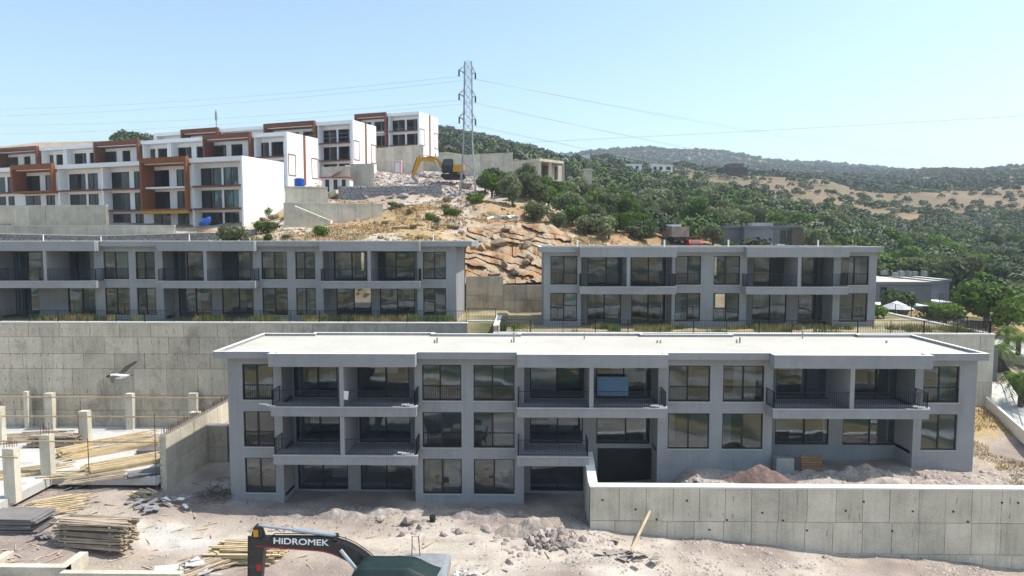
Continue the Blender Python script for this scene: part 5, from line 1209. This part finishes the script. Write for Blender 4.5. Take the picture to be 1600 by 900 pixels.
# ------------------------------------------------------------------ path, garden and palms on the right
m = MB(); pts = [(W(1541, 640, 45.2), W(1562, 700, 43.5))]
ra = [(32.2, 46.0, 4.0), (33.6, 46.0, 4.0), (36.6, 52, 6.25), (38.2, 52, 6.25)]
m.add([(33.8, 44.8, 3.6), (37.6, 44.8, 3.6), (38.9, 54, 5.5), (35.3, 54, 5.5), (33.8, 44.8, 1.6), (37.6, 44.8, 1.6), (38.9, 54, 3.5), (35.3, 54, 3.5)], [(0,1,2,3),(4,7,6,5),(0,4,5,1),(1,5,6,2),(2,6,7,3),(3,7,4,0)])
structure(m.build('path', 'slab')); m = MB(); m.bar((33.7, 44.6, 3.3), (35.2, 54, 5.25), .2, .9); m.bar((37.7, 44.6, 3.75), (39.0, 54, 5.65), .15, .35)
tag(m.build('kerb', 'cap'), 'pale kerb edging the sloping concrete path', 'kerb')
g = W(1557, 568, 55); rt = thing('gate_panel', 'dark blue-grey gate panel beside the sloping path', 'gate', (g.x, 55, 5)); MB().box(X(1542, 55), X(1556, 55), 54.9, 55, 5.5, Z(543, 55)).build('panel', 'greyhouse', rt)
rt = thing('metal_fence', 'dark slanting fence running down beside the palms', 'fence', tuple(W(1562, 560, 56))); a, b = W(1562, 556, 58), W(1612, 625, 47)
m = MB(); m.bar(a, b, .06, .06); m.bar(a - Vector((0,0,.9)), b - Vector((0,0,.9)), .06, .06)
for k in range(60): p_ = a.lerp(b, k/59); m.box(p_.x - .04, p_.x + .04, p_.y - .01, p_.y + .01, p_.z - 1.0, p_.z)
m.build('bars', 'rail', rt)
m = MB(); g0, g1 = W(1548, 530, 62), W(1640, 560, 60); m.box(g0.x, g1.x + 6, 57.5, 66, 6.2, 6.95); structure(m.build('terrace_deck', 'slab'))
def palm(px, py, d, h, label, seed):
    g = W(px, py, d); z0 = hz(g.x, d); rt = thing('palm_tree', label, 'palm', (g.x, d, z0)); rg = random.Random(seed); zt = g.z
    MB().tube([(g.x, d, z0 - .3), (g.x, d, zt)], [.22, .17], 8).build('trunk', 'bark', rt); m = MB()
    for k in range(26):
        a_ = k*2.4; L = h*rg.uniform(.8, 1.1); up = rg.uniform(.2, 1.1); pts = [Vector((g.x + math.cos(a_)*L*t, d + math.sin(a_)*L*t, zt + L*(up*t - 1.15*t*t))) for t in (0, .25, .5, .75, 1)]
        side = Vector((-math.sin(a_), math.cos(a_), 0))
        for p0, p1 in zip(pts[:-1], pts[1:]):
            for q in range(4):
                s0 = p0.lerp(p1, q/4)
                for sg in (-1, 1): e = s0 + side*sg*.30*h/1.8 + (p1 - p0).normalized()*.2 - Vector((0,0,.12)); w_ = (p1 - p0).normalized()*.05; m.add([s0 - w_, s0 + w_, e], [(0, 1, 2)])
    m.build('frond', 'green', rt)
palm(1562, 545, 57, 1.9, 'palm with spreading fronds behind the dark gate panel', 1); palm(1592, 530, 59, 1.9, 'palm on the pale garden deck', 2); palm(1597, 590, 50, 1.7, 'low palm beside the slanting dark fence', 3); palm(1575, 515, 64, 1.5, 'small palm at the back of the garden deck', 4)
# plants: grass strips and shrubs
def tufts(name, label, region, n, h, mat, seed, w=.02):
    r2 = np.random.RandomState(seed); p_ = region(r2, n); n = len(p_); z = height(p_[:,0], p_[:,1]); hh = h*(.4 + .9*r2.rand(n)); a = r2.rand(n)*6.28; l = r2.normal(size=(n, 2))*.3*hh[:,None]; ww = w*(.6 + r2.rand(n))
    b0 = np.stack([p_[:,0] - np.cos(a)*ww, p_[:,1] - np.sin(a)*ww, z - .03], 1); b1 = np.stack([p_[:,0] + np.cos(a)*ww, p_[:,1] + np.sin(a)*ww, z - .03], 1); t = np.stack([p_[:,0] + l[:,0], p_[:,1] + l[:,1], z + hh], 1)
    me = np_mesh(name, np.stack([b0, b1, t], 1).reshape(-1, 3), np.arange(3*n).reshape(-1, 3)); me.materials.append(M[mat]); o = bpy.data.objects.new(name, me); col.objects.link(o); o['label'] = label; o['category'] = 'grass'; return stuff(o)
rect = lambda x0, x1, y0, y1, s=0, thr=-.1: (lambda r2, n: (lambda q: q[fbm(q[:,0], q[:,1], 2.2, 60 + s) > thr])(np.stack([r2.uniform(x0, x1, n), r2.uniform(y0, y1, n)], 1)))
tufts('terrace_grass', 'green and straw weeds growing on the left terrace behind the fence', rect(-45, -4.8, 55.85, 57.4, 0, .04), 20000, .6, 'grass', 1)
tufts('terrace_grass', 'weeds growing on the right terrace behind the wide pale roof', rect(-1, 34.5, 51.6, 54.6, 1, .04), 19000, .5, 'grass', 2)
tufts('dry_grass', 'golden dry grass on the ground right of the lowest building', lambda r2, n: (lambda q: q[(fbm(q[:,0], q[:,1], 3, 63) > -.02)])(np.stack([r2.uniform(29, 34.6, n), r2.uniform(40.2, 50.5, n)], 1)), 9000, .17, 'drygrass', 3)
tufts('dry_grass', 'straw grass patches on the bare hillside', reg((390, 1010), (69, 100), lambda x, y: fbm(x, y, 7, 64) > .05), 60000, .26, 'drygrass', 4, .05)
SH = {'shrub': ('low green shrub on the bare hillside', 'shrub', 'green shrubs on the bare hillside', 'shrub'), 'dryshrub': ('low dry brown scrub on the bare hillside', 'scrub', 'dry scrub on the bare hillside', 'dry_scrub')}
rng = random.Random(77)
for k in range(70):
    px = rng.uniform(400, 960); d = rng.uniform(70, 98); x = (px - 819)/1067*d; kd = 'shrub' if rng.random() < .25 else 'dryshrub'
    if 735 < px < 915 and d < 79: continue
    tree(kd, x, d, rng.uniform(.5, 1.0), *SH[kd], rng)
for px, d, s, kd, lb in ((365, 76, 1.5, 'olive', 'round pale shrub in front of the long grey stone wall'), (436, 73, .75, 'shrub', 'small dark shrub right of the round pale shrub'), (1445, 64, .9, 'shrub', 'bright shrub at the back of the right terrace'), (1370, 62, .8, 'shrub', 'pale green shrub beside the right terrace block'), (1418, 66, .8, 'shrub', 'leafy shrub by the white parasol'), (818, 112, 1.2, 'olive', 'loose tree before the unfinished concrete house'), (770, 118, .9, 'olive', 'small round tree right of the lattice tower'), (1570, 70, .9, 'green', 'garden tree behind the palms')):
    x = (px - 819)/1067*d; tree(kd, x, d, s * (.55 if kd == 'olive' and px == 365 else 1), lb, 'shrub' if 'shrub' in lb else 'tree', None, 'shrub' if 'shrub' in lb else 'tree', rng)
# ------------------------------------------------------------------ small things on the hill
c = W(468, 293, 98); rt = thing('water_tank', 'blue plastic water tank beside the second white building', 'water tank', (c.x, 98, c.z - .1)); MB().tube([(c.x, 98, c.z - 2), (c.x, 98, c.z + 1.2), (c.x, 98, c.z + 1.32)], [.72, .72, .5], 20).build('drum', 'blue', rt)
m = MB(); [m.tube([(c.x, 98, c.z + .2*k), (c.x, 98, c.z + .2*k + .06)], .745, 20) for k in range(6)]; m.build('rib', 'blue', rt)
c = W(321, 349, 88.5); tag(MB().blob((c.x, 88.5, c.z + .25), (1.1, .6, .5), random.Random(2)).build('tarp_bundle', 'blue'), 'blue tarpaulin bundle before the lowest white building', 'tarp')
c = W(622, 265, 120); rt = thing('portable_toilet', 'pink portable toilet cabin near the yellow excavator', 'toilet cabin', (c.x, 120, c.z)); MB().box(c.x - .6, c.x + .6, 119.4, 120.6, c.z - .6, c.z + 1.35).build('cabin', 'pink', rt); MB().box(c.x - .68, c.x + .68, 119.3, 120.7, c.z + 1.352, c.z + 1.5).build('roof', 'offwhite', rt); MB().box(c.x - .4, c.x + .4, 119.36, 119.39, c.z - .5, c.z + 1.2).build('door', 'offwhite', rt)
d = 101.5; a, b = W(503, 277, d), W(546, 275, d); zb_ = Z(293, d) - 1; rt = thing('site_hut', 'small site hut with red sheet roof above the upper concrete stair', 'hut', ((a.x+b.x)/2, d, zb_))
MB().box(a.x, b.x, d, d + 2.2, zb_, a.z - .1).build('wall', 'cap', rt); MB().box(a.x - .2, b.x + .2, d - .3, d + 2.4, a.z - .098, a.z + .05).build('roof', pm('red_sheet', (.33, .10, .09), bump=.02), rt)
for q in (.12, .42, .72): MB().box(a.x + (b.x-a.x)*q, a.x + (b.x-a.x)*(q+.14), d - .03, d - .002, zb_ + .4, a.z - .35).build('opening', 'darkvoid', rt)
sheet_heap('light blue-white debris sheets dumped on the bare slope above the rock face', 791, 342, 26, 1.3, 'debris', 9, z=Z(343, 83), spread=.9)
rg = random.Random(31)
for px, py, d_, h_ in ((68, 379, 59, .55), (158, 379, 59, .4), (296, 379, 59, .6), (609, 377, 60, .45), (677, 376, 60, .6)):
    g = W(px, py, d_); tag(MB().tube([(g.x, d_, 16.6), (g.x, d_, 16.75 + h_)], .05, 8).build('vent_pipe', 'offwhite'), 'white pipe rising from the roof of the upper left block', 'pipe', 'pipes on the upper left roof')
for px, d_ in ((902, 60), (1038, 60), (1138, 60), (1278, 60)):
    g = W(px, 386, d_); tag(MB().tube([(g.x, d_, 16.0), (g.x, d_, 16.85)], .07, 8).build('vent_pipe', 'cap'), 'cream pipe rising from the roof of the right terrace block', 'pipe', 'pipes on the right terrace roof')
g = W(338, 192, 160); rt = thing('antenna_mast', 'thin antenna mast behind the roofs of the white rows', 'mast', (g.x, 160, g.z - 6)); MB().tube([(g.x, 160, g.z - 10), (g.x, 160, g.z + 3)], .12, 6).build('pole', 'steel', rt); MB().box(g.x - .2, g.x + .2, 159.8, 160.2, g.z + .6, g.z + 2.4).build('antenna', 'steel', rt)
def vehicle(px, py, d, label, paint, kind):
    g = W(px, py, d); z = hz(g.x, d); rt = thing('parked_' + kind, label, kind, (g.x, d, z)); w, L, h = (2.4, 6.5, 2.9) if kind == 'truck' else (1.75, 4.3, 1.45); x0, x1 = g.x - w/2, g.x + w/2
    if kind == 'truck':
        MB().box(x0, x1, d, d + 4.2, z + 1.1, z + 2.5).build('load_bed', 'rubble', rt); MB().box(x0 + .1, x1 - .1, d + 4.4, d + L, z + .6, z + h).build('cab', paint, rt); MB().box(x0 + .3, x1 - .3, d + .05, d + L - .2, z + .6, z + 1.098).build('chassis', 'black', rt)
        MB().box(x0 + .2, x1 - .2, d + 4.36, d + 4.398, z + 1.7, z + 2.6).build('window', 'glass_teal', rt)
    else:
        m = MB(); pr = [(d, z + .35), (d + L, z + .35), (d + L, z + .8), (d + L - 1.1, z + .95), (d + L - 1.7, z + h), (d + .7, z + h), (d + .1, z + .95)]; n_ = len(pr); m.add([(x0, y, q) for y, q in pr] + [(x1, y, q) for y, q in pr], [tuple(range(n_)), tuple(range(2*n_-1, n_-1, -1))] + [(i, n_+i, n_+(i+1) % n_, (i+1) % n_) for i in range(n_)]); m.build('body', paint, rt)
        MB().add([(x0 + .15, d + .12, z + 1.0), (x1 - .15, d + .12, z + 1.0), (x1 - .25, d + .6, z + 1.38), (x0 + .25, d + .6, z + 1.38)], [(0, 1, 2, 3)]).build('rear_window', 'black', rt)
        for q in (x0 + .1, x1 - .3): MB().box(q, q + .2, d - .02, d + .1, z + .7, z + .9).build('tail_light', 'red', rt)
    for y in ((.8, L - .9) if kind != 'truck' else (.9, 2.0, L - 1.1)):
        for q in (x0 - .02, x1 - .2): MB().tube([(q, d + y, z + .4), (q + .22, d + y, z + .4)], .4 if kind != 'truck' else .5, 14).build('wheel', 'rubber', rt)
vehicle(1063, 378, 95, 'parked dump truck seen from behind on the road above the right terrace block', 'offwhite', 'truck'); vehicle(1088, 380, 93, 'red and white parked car right of the dump truck', 'red', 'car')
vehicle(1, 350, 84.5, 'white truck parked before the concrete wall under the lowest white building', 'white', 'truck')
# ------------------------------------------------------------------ gull
c = W(186, 588, 25); rt = thing('gull', 'white gull with dark wings gliding in front of the tall stained wall ', 'bird', tuple(c)); rt.scale = (.95, .95, .95)
m = MB(); m.tube([(-.5, 0, -.03), (-.42, 0, 0), (-.3, 0, .03), (-.12, 0, 0), (.1, 0, -.01), (.3, 0, .02), (.42, .0, .04)], [.008, .035, .062, .105, .10, .05, .02], 12); m.build('body', 'feather', rt, world=False, smooth=True)
m = MB(); m.add([(.36, -.05, .04), (.36, .05, .04), (.58, .1, .06), (.58, -.1, .06), (.36, -.05, .02), (.36, .05, .02), (.58, .1, .05), (.58, -.1, .05)], [(0,1,2,3),(7,6,5,4),(0,3,7,4),(1,0,4,5),(2,1,5,6),(3,2,6,7)]); m.build('tail', 'wing', rt, world=False)
m = MB(); m.tube([(-.5, 0, -.03), (-.57, 0, -.05)], [.014, .004], 6); m.build('beak', 'skin', rt, world=False)
m = MB(); m.tube([(-.52, 0, -.03), (-.44, 0, 0), (-.36, 0, .02), (-.3, 0, .03)], [.01, .045, .066, .05], 10); m.build('head_cap', 'wing', rt, world=False, smooth=True)
for chain in ([(-.16, .24, .03, .05), (-.04, .22, .22, .20), (.06, .20, .36, .34), (.24, .13, .46, .44), (.40, .05, .52, .52)], [(-.16, .24, -.03, .04), (-.10, .24, -.3, .10), (-.02, .2, -.55, .09), (.14, .12, -.8, .02), (.3, .04, -.95, -.03)]):
    m = MB(); vs = []                     # root to tip: leading edge x, chord, y, z
    for x, ch_, y, z in chain: vs += [(x, y, z), (x + ch_, y, z - .03), (x + ch_, y, z - .045), (x, y, z - .025)]
    n_ = len(chain); m.add(vs, [(4*i + k, 4*i + (k+1) % 4, 4*i + 4 + (k+1) % 4, 4*i + 4 + k) for i in range(n_-1) for k in range(4)] + [(0, 1, 2, 3), (4*n_-1, 4*n_-2, 4*n_-3, 4*n_-4)]); m.build('wing', 'wing', rt, world=False)
# ------------------------------------------------------------------ haze
hm = bpy.data.materials.new('haze'); hm.use_nodes = True; N = hm.node_tree.nodes; N.remove(N['Principled BSDF']); pv = N.new('ShaderNodeVolumePrincipled'); pv.inputs['Density'].default_value = .00034; pv.inputs['Color'].default_value = (.80, .88, .97, 1); pv.inputs['Anisotropy'].default_value = .2
hm.node_tree.links.new(pv.outputs[0], N['Material Output'].inputs['Volume'])
lo_, hi_ = float(fz.min()) - 1, max(float(fz.max()), 60) + 12
hzb = MB().box(-3600, 3600, -1600, 3700, lo_, hi_).build('haze', hm); stuff(hzb); hzb['label'] = 'thin summer haze over the valley'; hzb['category'] = 'haze'
